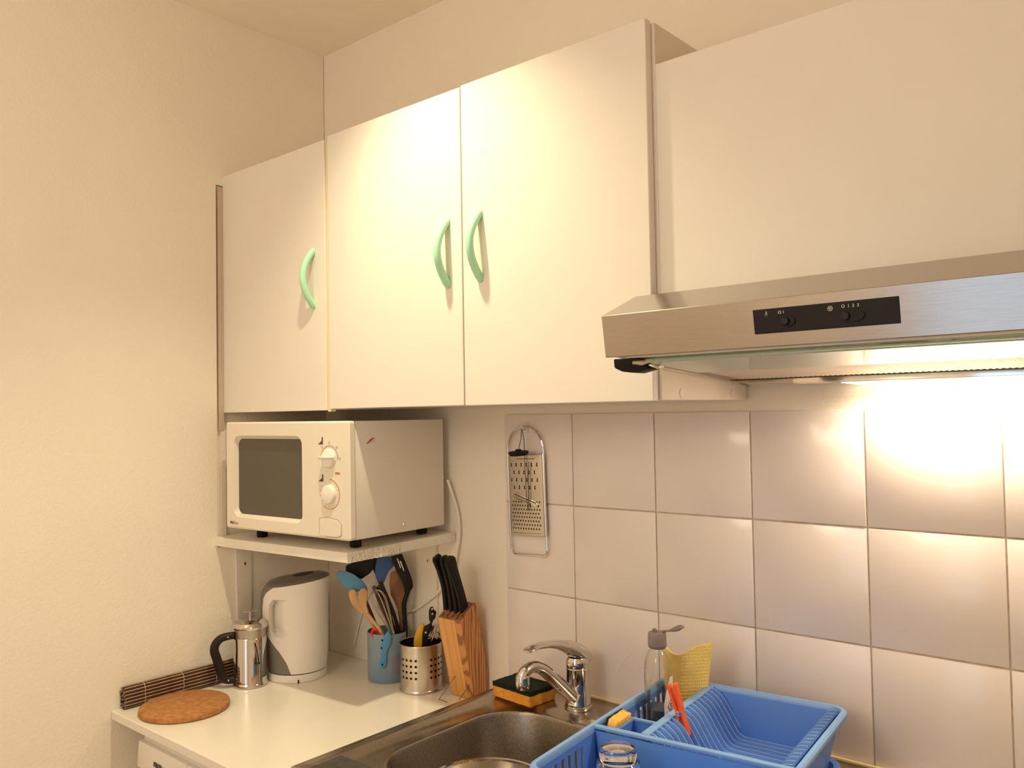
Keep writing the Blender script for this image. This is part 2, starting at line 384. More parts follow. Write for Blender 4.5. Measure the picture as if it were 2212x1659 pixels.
# cabinet above the hood with its flap
c3 = thing('wall_cabinet', 'short white wall cabinet above the extractor hood, plain flap without handle', 'cabinet', group='white wall cabinets over the worktop')
FY = DY + .019
obj('body', carcass(1.2830, 1.8870, 1.752, 2.118, yf=FY + .018), 'carcass', c3)
obj('flap_door', box((1.2785, FY, 1.7480), (1.8850, FY + .017, 2.1240), .0012, 1), 'lam', c3)

# ---------------------------------------------------------------- extractor hood
hd = thing('extractor_hood', 'brushed steel extractor hood with black switch panel under the short cabinet', 'extractor hood', (1.279, 0, 0))
HX0, HX1 = 1.279, 1.879
prof = [(-.462, 1.6425), (-.471, 1.7025), (-.3770, 1.7400), (-.306, 1.7470), (-.306, 1.7300), (-.366, 1.7280), (-.459, 1.6960), (-.452, 1.6480), (-.452, 1.6425)]
bm = prism([(HX0 - 1.279, y, z) for y, z in prof], (HX1 - HX0, 0, 0), bev=.0008, seg=1)
obj('front_shell', bm, 'steel', hd)
bm = bmesh.new()
for xa in (0.005, 0.597):
    prism([(xa, -.452, 1.644), (xa, -.452, 1.69), (xa, -.37, 1.735), (xa, -.006, 1.735), (xa, -.006, 1.606)], (.003, 0, 0), bm)
box((0.005, -.30, 1.738), (0.6, -.006, 1.741), bm=bm); box((0.005, -.009, 1.606), (0.6, -.006, 1.741), bm=bm)
obj('housing', bm, 'hoodcream', hd)
def und(y): return 1.610 - (y + .016) * .0720   # sloping underside
# front cream strip, visor glass, filter, rails, lamp panel
prism([(0.03, -.452, und(-.452) - .001), (0.03, -.405, und(-.405)), (0.03, -.405, und(-.405) + .006), (0.03, -.452, und(-.452) + .005)], (.56, 0, 0), bm := bmesh.new())
obj('front_strip', bm, 'hoodcream', hd)
bm = bmesh.new()
for x0, x1 in ((.374, .425),): prism([(x0, -.428, und(-.428) - .0016), (x1, -.428, und(-.428) - .0016), (x1 - .003, -.420, und(-.420) - .0010), (x0 - .003, -.420, und(-.420) - .0010)], (0, 0, .003), bm)
prism([(.452, -.430, und(-.43) - .0016), (.456, -.430, und(-.43) - .0016), (.452, -.417, und(-.417) - .001), (.448, -.417, und(-.417) - .001)], (0, 0, .003), bm)
obj('vent_slot', bm, 'print', hd)
prism([(0.060, -.447, 1.6325), (0.060, -.300, 1.6215), (0.060, -.300, 1.6255), (0.060, -.447, 1.6370)], (.535, 0, 0), bm := bmesh.new(), bev=.0015)
obj('visor_pane', bm, 'visor', hd)
bm = tube([(0.06, -.4475, 1.6348), (.595, -.4475, 1.6348)], .0028, 8)
obj('visor_edge', bm, 'visor', hd, smooth=True)
# black visor corner piece
bm = prism([(0.010, -.457, 1.6400), (0.050, -.452, 1.6396), (0.064, -.444, 1.6368), (0.048, -.446, 1.6315), (0.062, -.440, 1.6245), (0.040, -.444, 1.6195), (0.020, -.450, 1.6215), (0.010, -.455, 1.6270)], (0, .024, -.001), bev=.0018)
obj('visor_corner', bm, 'black', hd, smooth=True)
obj('visor_clip', tube([(0.040, -.450, 1.6335), (0.054, -.449, 1.6330), (0.074, -.444, 1.6366)], [.0035, .004, .0012], 8), 'chrome', hd, smooth=True)
# corrugated filter
bm = bmesh.new(); nx = 130; xs = [0.022 + (0.575 - 0.022) * k / nx for k in range(nx + 1)]
rows = []
for y in (-.345, -.06):
    rows.append([bm.verts.new((x, y, und(y) + (.0013 if k % 2 else 0.0) + .004)) for k, x in enumerate(xs)])
for k in range(nx): bm.faces.new((rows[0][k], rows[0][k + 1], rows[1][k + 1], rows[1][k]))
fl = obj('grease_filter', bm, 'filter', hd); fl['kind'] = 'stuff'
bm = prism([(0.010, -.330, und(-.33) - .002), (0.010, -.008, und(-.008) - .004), (0.010, -.008, und(-.008) + .006), (0.010, -.330, und(-.33) + .006)], (.006, 0, 0))
prism([(0.016, -.335, und(-.335) - .0022), (0.016, -.008, und(-.008) - .0022), (0.016, -.008, und(-.008) + .004), (0.016, -.335, und(-.335) + .004)], (.006, 0, 0), bm)
obj('side_rail', bm, 'chrome', hd)
bm = box((0.022, -.034, 1.6065), (0.59, -.028, 1.6145)); box((0.022, -.044, 1.6080), (0.59, -.038, 1.6160), bm=bm)
obj('rear_rail', bm, 'chrome', hd)
# lamp panel and lit lens by the wall
obj('lamp_panel', box((0.02, -.028, 1.606), (0.59, -.007, 1.616)), 'hoodcream', hd)
ls = obj('lamp_lens', xform(lathe([(.001, -.0075), (.45, -.0068), (.8, -.0045), (1.0, 0)], 40, sx=.165, sy=.016), Matrix.Translation((.345, -.024, 1.6065))), 'lens', hd, smooth=True)
ls['label'] = 'lit oval lamp lens'
# black switch panel with two slide switches
PY_ = -.4675
def hz(z): return -.462 - .009 * (z - 1.6425) / .06
def hface(x0, x1, z0, z1, t): return [(x0, hz(z0) - t, z0), (x1, hz(z0) - t, z0), (x1, hz(z1) - t, z1), (x0, hz(z1) - t, z1)]
sp = obj('switch_panel', prism(hface(.232, .408, 1.6590, 1.6898, .0012), (0, .003, 0), bev=.0008), 'black', hd)
for x, w in ((.2705, .012), (.3535, .016)):
    bm = lathe([(.0058, 0), (.0068, .0012), (.0068, .002)], 24, sx=1.75)
    o = obj('switch_recess', xform(bm, Matrix.Translation((x + .004, hz(1.6725) - .0010, 1.6722)) @ Matrix.Rotation(PI / 2, 4, 'X')), 'blackrub', sp, smooth=True)
for x in (.2745, .3478):
    bm = lathe([(.0050, 0), (.0050, .004), (.0042, .0048), (.0001, .0048)], 24)
    obj('switch_knob', xform(bm, Matrix.Translation((x, hz(1.6725) - .0020, 1.6722)) @ Matrix.Rotation(PI / 2, 4, 'X')), 'black', sp, smooth=True)
tz = 1.6838; ty = hz(tz) - .0014
text('lettering', 'O 1', .0052, facing_front((.2695, ty, tz)), 'whiteprint', sp)
text('lettering', 'O  1  2  3', .0052, facing_front((.3535, ty, tz)), 'whiteprint', sp)
bm = arc2d(.3300, tz - .001, .0027, .0031, 0, 360, ty, 16)
for k in range(3): arc2d(.3300 + .0013 * math.cos(k * 2.09 + .5), tz - .001 + .0013 * math.sin(k * 2.09 + .5), .0009, .0012, 0, 360, ty, 8, bm=bm)
obj('fan_symbol', bm, 'whiteprint', sp)
bm = arc2d(.2500, tz - .0005, .0010, .0014, -60, 240, ty, 10); box((.2494, ty - .0003, tz + .0012), (.2506, ty, tz + .0026), bm=bm)
for k in range(5):
    a = math.radians(200 + 35 * k); prism([(.25 + .0019 * math.cos(a), ty, tz - .0008 + .0019 * math.sin(a)), (.25 + .0019 * math.cos(a) + .0003, ty, tz - .0008 + .0019 * math.sin(a)), (.25 + .0029 * math.cos(a), ty, tz - .0008 + .0029 * math.sin(a))], (0, -.0003, 0), bm)
obj('lamp_symbol', bm, 'whiteprint', sp)
for ch in list(hd.children):
    pass

# ---------------------------------------------------------------- corner shelf and its wall battens
sh = thing('corner_shelf', 'white painted corner shelf carrying the microwave, rough chipped edge', 'shelf')
A, B, Cc, D0 = (0.0005, -.3486, 1.2625), (.495, -.3205, 1.2655), (.5112, -.0005, 1.2742), (.0005, -.0005, 1.2735)
bm = prism([A, B, Cc, D0], (0, 0, -.0225), bev=.0012)
obj('board', bm, 'shelfpaint', sh)
# rough raw chipboard end at the front of the right edge
bm = bmesh.new(); n1, n2 = 60, 9; g = []
for i in range(n1 + 1):
    row = []
    for j in range(n2 + 1):
        s = i / n1 * .46; p = Vector(B).lerp(Vector(Cc), s) + Vector((0, 0, -.0225 * j / n2))
        edge = min(i, n1 - i, 3) / 3
        row.append(bm.verts.new(p + Vector((.0008 + random.uniform(0, .0032) * edge, 0, 0))))
    g.append(row)
for i in range(n1):
    for j in range(n2): bm.faces.new((g[i][j], g[i + 1][j], g[i + 1][j + 1], g[i][j + 1]))
obj('rough_edge', bm, 'shelfrough', sh)
def screw(p, ax, parent):
    bm = lathe([(.0001, .0012), (.0030, .0012), (.0042, .0002), (.0042, -.0004)], 16)
    box((-.003, -.0006, .0010), (.003, .0006, .0016), bm=bm, mi=1); box((-.0006, -.003, .0010), (.0006, .003, .0016), bm=bm, mi=1)
    rot = Matrix.Rotation(PI / 2, 4, 'X') if ax == 'y' else Matrix.Rotation(PI / 2, 4, 'Y')
    return obj('screw', xform(bm, Matrix.Translation(p) @ rot), ['chrome', 'print'], parent, smooth=True)
bt = tag(obj('wall_batten', prism([(.0002, -.296, 1.2395), (.0002, -.247, 1.2395), (.0002, -.250, .9015), (.0002, -.288, .9015)], (.006, 0, 0), bev=.002), 'putty'), 'glossy white upright batten on the left plaster wall under the shelf', 'batten')
screw((.0062, -.2690, 1.1846), 'x', bt)
bt = tag(obj('wall_batten', box((.372, -.0060, .9015), (.446, .0018, 1.250), .0015), 'shelfpaint'), 'white upright batten on the back wall behind the knives', 'batten')
screw((.4166, -.0062, 1.1951), 'y', bt)

# ---------------------------------------------------------------- microwave
MWY = math.radians(3.66)
mw = thing('microwave', 'cream microwave oven with two dials, standing on the corner shelf', 'microwave', (.0690, -.3585, 1.2935), MWY)
w, dp, h = .450, .306, .2595
obj('seam', box((.0025, .0150, .002), (w - .0025, .0190, h - .002)), 'print', mw)
bm = box((.0012, .0176, .0), (w - .0012, dp, h - .001), .003, 2)
obj('housing', bm, 'mwside', mw, smooth=True)
# front panel: slightly bowed door and control side with rounded window opening
fx0, fx1 = .0, w
bm = bmesh.new()
def fy(x): return 0.0
win_x0, win_x1, win_z0, win_z1 = .040, .284, .036, .218
def wedge(s, zz):  # bowed window outline
    return s
N = 8
outer = rrect(0, 0, w, h, .007, n=N); innr = rrect(win_x0 - .006, win_z0 - .008, win_x1 + .006, win_z1 + .008, .018, n=N); inn2 = rrect(win_x0, win_z0, win_x1, win_z1, .014, n=N)
def bow(p, k): 
    x, z = p[0], p[1]; cxw = (win_x0 + win_x1) / 2; czw = (win_z0 + win_z1) / 2
    bx = .007 * (1 - ((z - czw) / (h * .36)) ** 2) * (1 if x > cxw else -1) * min(1, abs(x - cxw) / .09)
    bz = .004 * (1 - ((x - cxw) / .12) ** 2) * (1 if z > czw else -1) * min(1, abs(z - czw) / .07)
    return (x + bx * k, z + bz * k)
R0 = [(x, .0158, z) for x, z, _ in outer]; R1 = [(x, fy(x) + .003, z) for x, z, _ in outer]
sc = lambda pts, m: [((x - w / 2) * m + w / 2, (z - h / 2) * m + h / 2) for x, z, _ in pts]
R2 = [(x, fy(x), z) for x, z in [(min(max(p[0], .004), w - .004), min(max(p[1], .004), h - .004)) for p in outer]]
R3 = [(bow(p, 1)[0], fy(p[0]), bow(p, 1)[1]) for p in innr]; R4 = [(bow(p, 1)[0], fy(p[0]) + .011, bow(p, 1)[1]) for p in inn2]
loft([R0, R1, R2, R3, R4], bm, cap=(False, False))
fp_ = obj('front_panel', bm, 'mw', mw)
obj('window', loft([[(x, y, z) for x, y, z in R4], [(x, y + .004, z) for x, y, z in R4]], cap=(True, True)), 'mwwin', mw, smooth=True)
# door gap line between door and control side, and push-button outline
def gpt(x, z): return (x, fy(x) - .0003, z)
px0, px1 = .350, .424
bm = tube([gpt(px0, .045), gpt(px0 + .03, .048), gpt(px1 - .012, .0445), gpt(px1, .034)], .0006, 6)
tube([gpt(px0, .010), gpt(px0 + .03, .0045), gpt(px1 - .012, .0055), gpt(px1 - .001, .010)], .0006, 6, bm=bm)
tube([gpt(px0, .010), gpt(px0, .045)], .0004, 6, bm=bm); tube([gpt(px1, .034), gpt(px1 - .001, .010)], .0004, 6, bm=bm)
obj('button_outline', bm, 'printlight', mw)
obj('push_button', prism([gpt(px0 + .002, .0075), gpt(px0 + .03, .0060), gpt(px1 - .012, .007), gpt(px1 - .003, .011), gpt(px1 - .002, .033), gpt(px1 - .013, .0425), gpt(px0 + .03, .0455), gpt(px0 + .002, .0430)], (0, -.0012, 0), bev=.0005), 'mw', mw)
# dials
kx = .3855
def dial(z, wing):
    bm = lathe([(.0215, 0), (.0205, .006), (.0185, .0085), (.012, .010), (.0001, .0105)], 32)
    k = obj('dial', xform(bm, Matrix.Translation((kx, fy(kx) - .0002, z)) @ Matrix.Rotation(PI / 2, 4, 'X')), 'white', mw, smooth=True)
    if wing:
        bm = loft([[(kx + a, fy(kx) - .006 - yy, z + b_ + .003) for a, b_ in ((-.0245, -.002), (.0215, -.002), (.0215, .002), (-.0245, .002))] for yy in (0, .012)] )
        bm.free()
        pts = [(kx + .0235 * math.cos(math.radians(t)), fy(kx) - .007 - .0150 * math.sin(math.radians(t)), z + .0012) for t in range(0, 181, 15)]
        obj('dial_grip', prism(pts, (0, 0, .0034), bev=.0008), 'white', k, smooth=True)
    return k
dial(.1775, True); dial(.0985, False)
yk = fy(kx) - .0003
bm = arc2d(kx, .1775, .0262, .0290, -3, 183, yk); 
for a in (0, 45, 90, 135, 180):
    arc2d(kx + .0345 * math.cos(math.radians(a)), .1775 + .0345 * math.sin(math.radians(a)), .0022, .0028, 0, 360, yk, 10, bm=bm)
obj('dial_marking', bm, 'printlight', mw)
obj('dial_marking', arc2d(kx, .0985, .0318, .0330, -128, 92, yk, 30), 'orangeprint', mw)
bm = bmesh.new()
for k in range(13):
    a = math.radians(90 - k * 17); 
    prism([(kx + r * math.cos(a + t), yk, .0985 + r * math.sin(a + t)) for r, t in ((.0260, -.010), (.0300, -.010), (.0300, .010), (.0260, .010))], (0, -.0003, 0), bm)
for k in range(4):
    a = math.radians(148 + k * 20); cx_, cz_ = kx + .031 * math.cos(a), .0985 + .031 * math.sin(a)
    box((cx_ - .0022, yk - .0003, cz_ - .0006), (cx_ + .0022, yk, cz_ + .0006), bm=bm)
obj('dial_marking', bm, 'printlight', mw)
obj('dial_marking', prism([(kx + .019, yk, .143), (kx + .033, yk, .143), (kx + .034, yk, .1445), (kx + .033, yk, .1475), (kx + .019, yk, .1475), (kx + .018, yk, .1445)], (0, -.0003, 0)), 'orangeprint', mw)
for zz in (.208, .1255):   # small triangular power symbols
    bm = prism([(kx - .037, yk, zz), (kx - .021, yk, zz), (kx - .021, yk, zz + .016), (kx - .025, yk, zz + .016), (kx - .025, yk, zz + .008)], (0, -.0003, 0))
    obj('power_symbol', bm, 'print', mw)
text('lettering', 'PRO', .0095, facing_front((.0265, fy(.03) - .0006, .0135)), 'print', mw)
text('lettering', 'line', .0095, facing_front((.0440, fy(.045) - .0006, .0135)) @ Matrix.Shear('XZ', 4, (.0, .0)), 'printlight', mw)
for x, y in ((.052, .068), (w - .058, .068), (.052, dp - .035), (w - .045, dp - .035)):
    fz = 1.2625 + .0110 * (-.3585 + y + x * .064 + .3486) / .3481 + .003 * (x + .069) / .5 - 1.2935 + .0004
    obj('foot', lathe([(.012, fz), (.0135, fz + .0025), (.0135, .002)], 20, c=(x, y, 0)), 'blackrub', mw, smooth=True)
bm = tube([(w - .001, .052, .208), (w + .0006, .060, .2145), (w + .0006, .068, .2190), (w - .001, .074, .2205)], [.0008, .0018, .0014, .0004], 6)
obj('red_mark', bm, 'redprint', mw)
bm = lathe([(.0001, .0018), (.003, .0016), (.0038, 0)], 14)
obj('screw', xform(bm, Matrix.Translation((w - .0012, .166, .018)) @ Matrix.Rotation(PI / 2, 4, 'Y')), 'chrome', mw, smooth=True)
# white mains cable down the wall behind microwave
bm = tube(spline([(.497, -.012, 1.402), (.5235, -.0075, 1.332), (.5300, -.0070, 1.276), (.5215, -.0068, 1.231), (.505, -.0068, 1.180), (.4621, -.0100, 1.1282), (.41, -.011, 1.09), (.3600, -.0075, 1.063), (.300, -.0060, 1.05), (.24, -.006, 1.048), (.20, -.006, 1.050)], 8), .0036, 8)
tag(obj('power_cable', bm, 'white', smooth=True), 'white mains cable hanging down the back wall behind the microwave', 'cable')

# ---------------------------------------------------------------- worktop over the washing machine
CT = .900
wt = tag(obj('worktop', box((.0008, -.6100, CT - .019), (.7060, -.0005, CT), .0015, 2), 'counter'), 'glossy white worktop in the corner over the washing machine', 'worktop')
wm = thing('washing_machine', 'white washing machine tucked under the left worktop', 'washing machine')
bm = prism([(.082, -.585, .02), (.082, -.590, .60), (.082, -.583, .80), (.082, -.574, .850), (.082, -.560, .8785), (.082, -.02, .8785), (.082, -.02, .02)], (.595, 0, 0), bev=.006)
obj('cabinet', bm, 'white', wm, smooth=True)
bm = prism([(.084, -.5905, .790), (.084, -.5860, .8465), (.084, -.55, .8465), (.084, -.55, .790)], (.212, 0, 0), bev=.002)
dr = obj('detergent_drawer', bm, 'white', wm, smooth=True)
obj('control_fascia', prism([(.2985, -.5905, .775), (.2985, -.5860, .8465), (.2985, -.55, .8465), (.2985, -.55, .775)], (.375, 0, 0), bev=.002), 'white', wm, smooth=True)
text('lettering', 'PROline', .0145, facing_front((.1860, -.5900, .8140)), 'print', dr, ext=.0008)

# ---------------------------------------------------------------- sink unit
SZ = .958; SX0, SX1, SY0, SY1 = .7075, 2.02, -.6140, -.0035
cab = thing('base_cabinet', 'white sink base cabinet below the steel sink', 'cabinet')
obj('side_panel', box((.7085, -.585, .08), (.7245, -.006, .9535)), 'carcass', cab)
obj('door', box((.7085, -.602, .10), (1.30, -.586, .938), .001, 1), 'lam', cab)
obj('door', box((1.304, -.602, .10), (2.01, -.586, .938), .001, 1), 'lam', cab)
obj('plinth', box((.7085, -.56, .0), (2.01, -.545, .08)), 'carcass', cab)
obj('side_panel', box((1.994, -.585, .08), (2.010, -.006, .9535)), 'carcass', cab)
sk = thing('sink', 'worn stainless steel sink with one bowl and drainer', 'sink')
def loop_rr(x0, y0, x1, y1, r, z, n=12): return rrect(x0, y0, x1, y1, r, z, n)
XM = 1.175
n = 12
rings = [loop_rr(SX0, SY0, XM, SY1, .0005, SZ - .010, n), loop_rr(SX0, SY0, XM, SY1, .001, SZ - .001, n), loop_rr(SX0 + .0015, SY0 + .0015, XM, SY1 - .0015, .001, SZ, n),
         loop_rr(.7330, -.592, 1.168, -.1215, .018, SZ, n), loop_rr(.7395, -.586, 1.163, -.1285, .020, SZ - .0055, n),
         loop_rr(.7880, -.5300, 1.1350, -.1360, .105, SZ - .0060, n), loop_rr(.7895, -.5285, 1.1335, -.1375, .104, SZ - .0050, n), loop_rr(.7925, -.5255, 1.1305, -.1405, .102, SZ - .0060, n)]
bm = loft(rings, cap=(False, False))
# drainer half
rings = [loop_rr(XM, SY0, SX1, SY1, .0005, SZ - .010, n), loop_rr(XM, SY0, SX1, SY1, .001, SZ - .001, n), loop_rr(XM, SY0 + .0015, SX1 - .0015, SY1 - .0015, .001, SZ, n),
         loop_rr(1.195, -.590, 1.99, -.045, .03, SZ, n), loop_rr(1.202, -.584, 1.983, -.052, .03, SZ - .006, n)]
loft(rings, bm, cap=(False, True))
for k in range(9):
    x = 1.28 + k * .07; tube([(x, -.54, SZ - .0052), (x, -.10, SZ - .0052)], .003, 6, bm=bm)
obj('top_sheet', bm, 'sinksteel', sk, smooth=True)
rings = [loop_rr(.7925, -.5255, 1.1305, -.1405, .102, SZ - .0060, n), loop_rr(.7945, -.5235, 1.1285, -.1425, .101, SZ - .012, n), loop_rr(.8000, -.518, 1.1230, -.148, .100, SZ - .10, n),
         loop_rr(.806, -.512, 1.117, -.154, .098, SZ - .130, n), loop_rr(.822, -.496, 1.101, -.170, .09, SZ - .150, n), loop_rr(.90, -.42, 1.02, -.25, .06, SZ - .154, n)]
obj('bowl', loft(rings, cap=(False, True)), 'bowlsteel', sk, smooth=True)
obj('wall_seal', box((.712, -.0085, SZ - .001), (2.0, -.0022, SZ + .0045), .0015), 'caulk', sk)
tag(obj('grey_board', box((.7430, -.606, SZ - .0052), (.865, -.532, SZ + .0030), .001), 'slate'), 'dark grey flat board at the front of the sink, left of the bowl', 'board')

# steel colander standing in the bowl
cl = thing('colander', 'round steel colander standing inside the sink bowl', 'colander', (.9690, -.3990, 0))
cz0 = SZ - .1535
nu, nv = 40, 9
def colf(u, v):
    t = v / nv; r = .036 + .066 * math.sin(t * PI / 2) ** .9; z = cz0 + .018 + .102 * t ** 1.35
    a = 2 * PI * u / nu; return (r * math.cos(a), r * math.sin(a), z)
holes = {(i, j) for i in range(nu) for j in range(2, 8) if (i // 3) % 2 == 0 or j < 5}
bm = oct_grid(colf, nu, nv, holes, .20, wrap=True)
lathe([(.0001, cz0 + .018), (.036, cz0 + .018)], 40, bm=bm, cap=(False, False))
obj('bowl', bm, 'cupsteel', cl, smooth=True)
obj('rim', lathe([(.1015, cz0 + .119), (.1020, cz0 + .1225), (.1085, cz0 + .1225), (.1095, cz0 + .1205), (.1085, cz0 + .1190), (.1020, cz0 + .118)], 60, cap=(False, False)), 'chrome', cl, smooth=True)
obj('foot_ring', lathe([(.040, cz0), (.040, cz0 + .022), (.038, cz0 + .022), (.038, cz0)], 40, cap=(False, False)), 'cupsteel', cl, smooth=True)

# ---------------------------------------------------------------- mixer tap
FX, FY0 = .9290, -.0740
tp = thing('mixer_tap', 'chrome single-lever mixer tap at the back of the sink', 'tap', (FX, FY0, SZ))
obj('body', lathe([(.027, 0), (.0285, .002), (.0285, .006), (.0262, .008), (.0262, .012), (.0255, .0135), (.0255, .033), (.0248, .034), (.0248, .0345), (.0240, .036), (.0232, .079), (.0238, .0800), (.0238, .0815), (.0225, .083), (.022, .088)], 40), 'chrome', tp, smooth=True)
pth = spline([(0, -.004, .016), (-.001, -.035, .041), (-.003, -.075, .0760), (-.005, -.105, .1010), (-.006, -.128, .1130), (-.007, -.146, .1140), (-.008, -.160, .1080), (-.0085, -.1650, .0985)], 5)
rr = [.0150 - .0035 * min(1, i / (len(pth) * .5)) for i in range(len(pth))]
obj('spout', tube(pth, rr, 16), 'chrome', tp, smooth=True)
obj('aerator', lathe([(.0115, 0), (.0125, .0015), (.0125, .008), (.0135, .0085), (.0135, .0215), (.0120, .026)], 28, c=(-.0085, -.1650, .0970 - .018)), 'chrome', tp, smooth=True)
# lever handle: wide at the body, tapering to the tip
ring = []
for (y, z, hw, hh) in ((.0285, .092, .004, .004), (.0275, .0960, .0165, .0110), (.0180, .1035, .0230, .0180), (.0020, .1120, .0245, .0205), (-.020, .1235, .0235, .0175), (-.045, .1350, .0205, .0130), (-.075, .1450, .0175, .0090), (-.105, .1510, .0152, .0066), (-.135, .1535, .0135, .0050), (-.155, .1520, .0122, .0042), (-.163, .1495, .0090, .0030)):
    ring.append([(hw * math.cos(a), y, z + hh * math.sin(a)) for a in [2 * PI * k / 20 for k in range(20)]])
obj('lever', loft(ring), 'chrome', tp, smooth=True)
obj('collar', lathe([(.0225, .083), (.0235, .086), (.0235, .098), (.020, .104)], 32), 'chrome', tp, smooth=True)

# ---------------------------------------------------------------- big sponge by the tap
sg = thing('sponge', 'orange sponge with dark green scouring pad lying under the tap spout', 'sponge', (.8020, -.0965, SZ + .0006), math.radians(-5))
def rough_box(lo, hi, nx, ny, nz, amp):
    bm = box(lo, hi); bmesh.ops.subdivide_edges(bm, edges=bm.edges, cuts=nx, use_grid_fill=True)
    for v in bm.verts: v.co += Vector((random.uniform(-amp, amp), random.uniform(-amp, amp), random.uniform(-amp, amp) * .7))
    return bm
obj('foam', rough_box((-.056, -.037, .0006), (.056, .037, .0225), 10, 8, 3, .0007), 'sponge', sg, smooth='all')
obj('scouring_pad', rough_box((-.0565, -.0375, .0225), (.0565, .0375, .0315), 12, 8, 3, .0009), 'pad', sg, smooth='all')

# ---------------------------------------------------------------- kettle
HN = Vector((-.652, .758, 0)).normalized()       # away from the room, across the corner
kt = thing('electric_kettle', 'white electric kettle with grey handle spine and smoky lid on worktop', 'kettle', (.1165, -.1877, CT), math.radians(40.7))
def interp(tab, z):
    if z <= tab[0][0]: return tab[0][1:]
    for a, b_ in zip(tab, tab[1:]):
        if z <= b_[0]:
            t = (z - a[0]) / (b_[0] - a[0]); t = t * t * (3 - 2 * t) if False else t
            return tuple(p + (q - p) * t for p, q in zip(a[1:], b_[1:]))
    return tab[-1][1:]
#        z     xmin    xmax   ry    x of the white/grey boundary
KT = [(.022, -.0735, .0745, .0725, .0030), (.050, -.0760, .0765, .0730, -.0080), (.075, -.0800, .0785, .0740, -.0250), (.100, -.0825, .0790, .0735, -.0500),
      (.125, -.0870, .0795, .0730, -.0730), (.150, -.0905, .0800, .0720, -.0772), (.175, -.0915, .0805, .0710, -.0778), (.205, -.0905, .0815, .0700, -.0745),
      (.221, -.0870, .0825, .0690, -.0640), (.234, -.0770, .0840, .0680, -.0450)]
def kring(z, grey):
    xa, xb, ry, xm = interp(KT, z); pts = []
    def cs(x):
        c = 0.0; rx = xb if x > 0 else -xa
        return math.acos(max(-1, min(1, x / rx)))
    tb = cs(xm); n = 90
    for k in range(n + 1):
        t = (-tb + 2 * tb * k / n) if not grey else (tb + (2 * PI - 2 * tb) * k / n)
        c, s = math.cos(t), math.sin(t); x = c * (xb if c > 0 else -xa); y = s * ry
        if not grey:   # hollow finger recess behind the white grip, both sides
            wz = max(0, 1 - ((z - .160) / .045) ** 2); xl = -.0545 + .014 * (1 - wz) ** 2; q = (x - xl) / .040
            if 0 < q < 1 and wz > 0: y -= math.copysign(.036, y) * min(1, 2.2 * wz) ** .5 * min(1, q * 22) * (1 - q) ** 1.2
        pts.append((x, y, z))
    return pts
zs = [.022 + (.234 - .022) * k / 60 for k in range(61)]
def top_cut(z, p):   # sloping rim: the spout side is higher than the handle side
    return p
bm = loft([kring(z, False) for z in zs] + [[(x, y, .234 + (.018 * max(0, (x + .045) / .129)) ) for x, y, z in kring(.234, False)]], cap=(False, False), closed=False)
body = obj('body', bm, 'white', kt, smooth=True)
bm = loft([kring(z, True) for z in zs], cap=(False, False), closed=False)
last = kring(.234, True)
obj('handle_spine', bm, 'grey', kt, smooth=True)
# lid: closed dome over the whole rim
full = []
xa, xb, ry, xm = interp(KT, .234)
for k in range(64):
    t = 2 * PI * k / 64; c, s = math.cos(t), math.sin(t); x = c * (xb if c > 0 else -xa); y = s * ry
    z = .234 + .018 * max(0, (x + .045) / .129); full.append((x, y, z))
rings = []
for f, dz in ((1.0, 0), (.985, .003), (.93, .0075), (.75, .0125), (.5, .0155), (.25, .0165), (.02, .0165)):
    rings.append([((x - .012) * f + .012, y * f, (z - .241) * f + .241 + dz) for x, y, z in full])
obj('lid', loft(rings, cap=(False, True)), 'greylid', kt, smooth=True)
obj('lid_latch', prism([(.018 + .027 * math.cos(a), -.004 + .026 * math.sin(a) , .2568 + .027 * math.cos(a) * .12) for a in [2 * PI * k / 20 for k in range(20)]], (0, 0, .0022), bev=.0008), 'brownblack', kt, smooth=True)
obj('power_base', lathe([(.0720, 0), (.0745, .002), (.0745, .0165), (.0730, .0195), (.0001, .0195)], 64), 'white', kt, smooth=True)
obj('base_seam', lathe([(.0715, .0185), (.0715, .0230)], 56, cap=(True, True)), 'print', kt, smooth=True)
a = math.radians(-74)
nb = prism([(0.0748 * math.cos(a) - .0022, 0.0748 * math.sin(a), .0005), (0.0748 * math.cos(a) + .0022, 0.0748 * math.sin(a), .0005), (0.0748 * math.cos(a) + .0022, 0.0748 * math.sin(a), .0075), (0.0748 * math.cos(a), 0.0748 * math.sin(a), .0095), (0.0748 * math.cos(a) - .0022, 0.0748 * math.sin(a), .0075)], (0, .004, 0))
obj('cord_notch', nb, 'blackrub', kt)
bm = tube(spline([(.118, -.0058, .935), (.150, -.0058, 1.02), (.180, -.0055, 1.075), (.215, -.0052, 1.115)], 6), .0022, 6)
tag(obj('power_cable', bm, 'white', smooth=True), 'thin white cable on the back wall right behind the kettle', 'cable')

# ---------------------------------------------------------------- french press
fp = thing('french_press', 'small chrome french press with dark handle beside the kettle', 'coffee press', (.0897, -.3067, CT))
obj('frame', lathe([(.0405, 0), (.0425, .002), (.0425, .006), (.0410, .009), (.0400, .012), (.0400, .118), (.0392, .120)], 48), 'chrome', fp, smooth=True)
obj('glass_collar', lathe([(.0385, .119), (.0385, .150)], 48, cap=(False, False)), 'glass', fp, smooth=True)
obj('inner_sleeve', lathe([(.0372, .119), (.0372, .141)], 40, cap=(False, False)), 'tinsteel', fp, smooth=True)
obj('lid', lathe([(.0415, .142), (.0430, .144), (.0430, .1475), (.0405, .1500), (.0400, .1515), (.0375, .1560), (.024, .1605), (.008, .1630), (.0001, .1632)], 48), 'chrome', fp, smooth=True)
obj('plunger_rod', tube([(0, 0, .162), (0, 0, .181)], .0022, 10), 'chrome', fp, smooth=True)
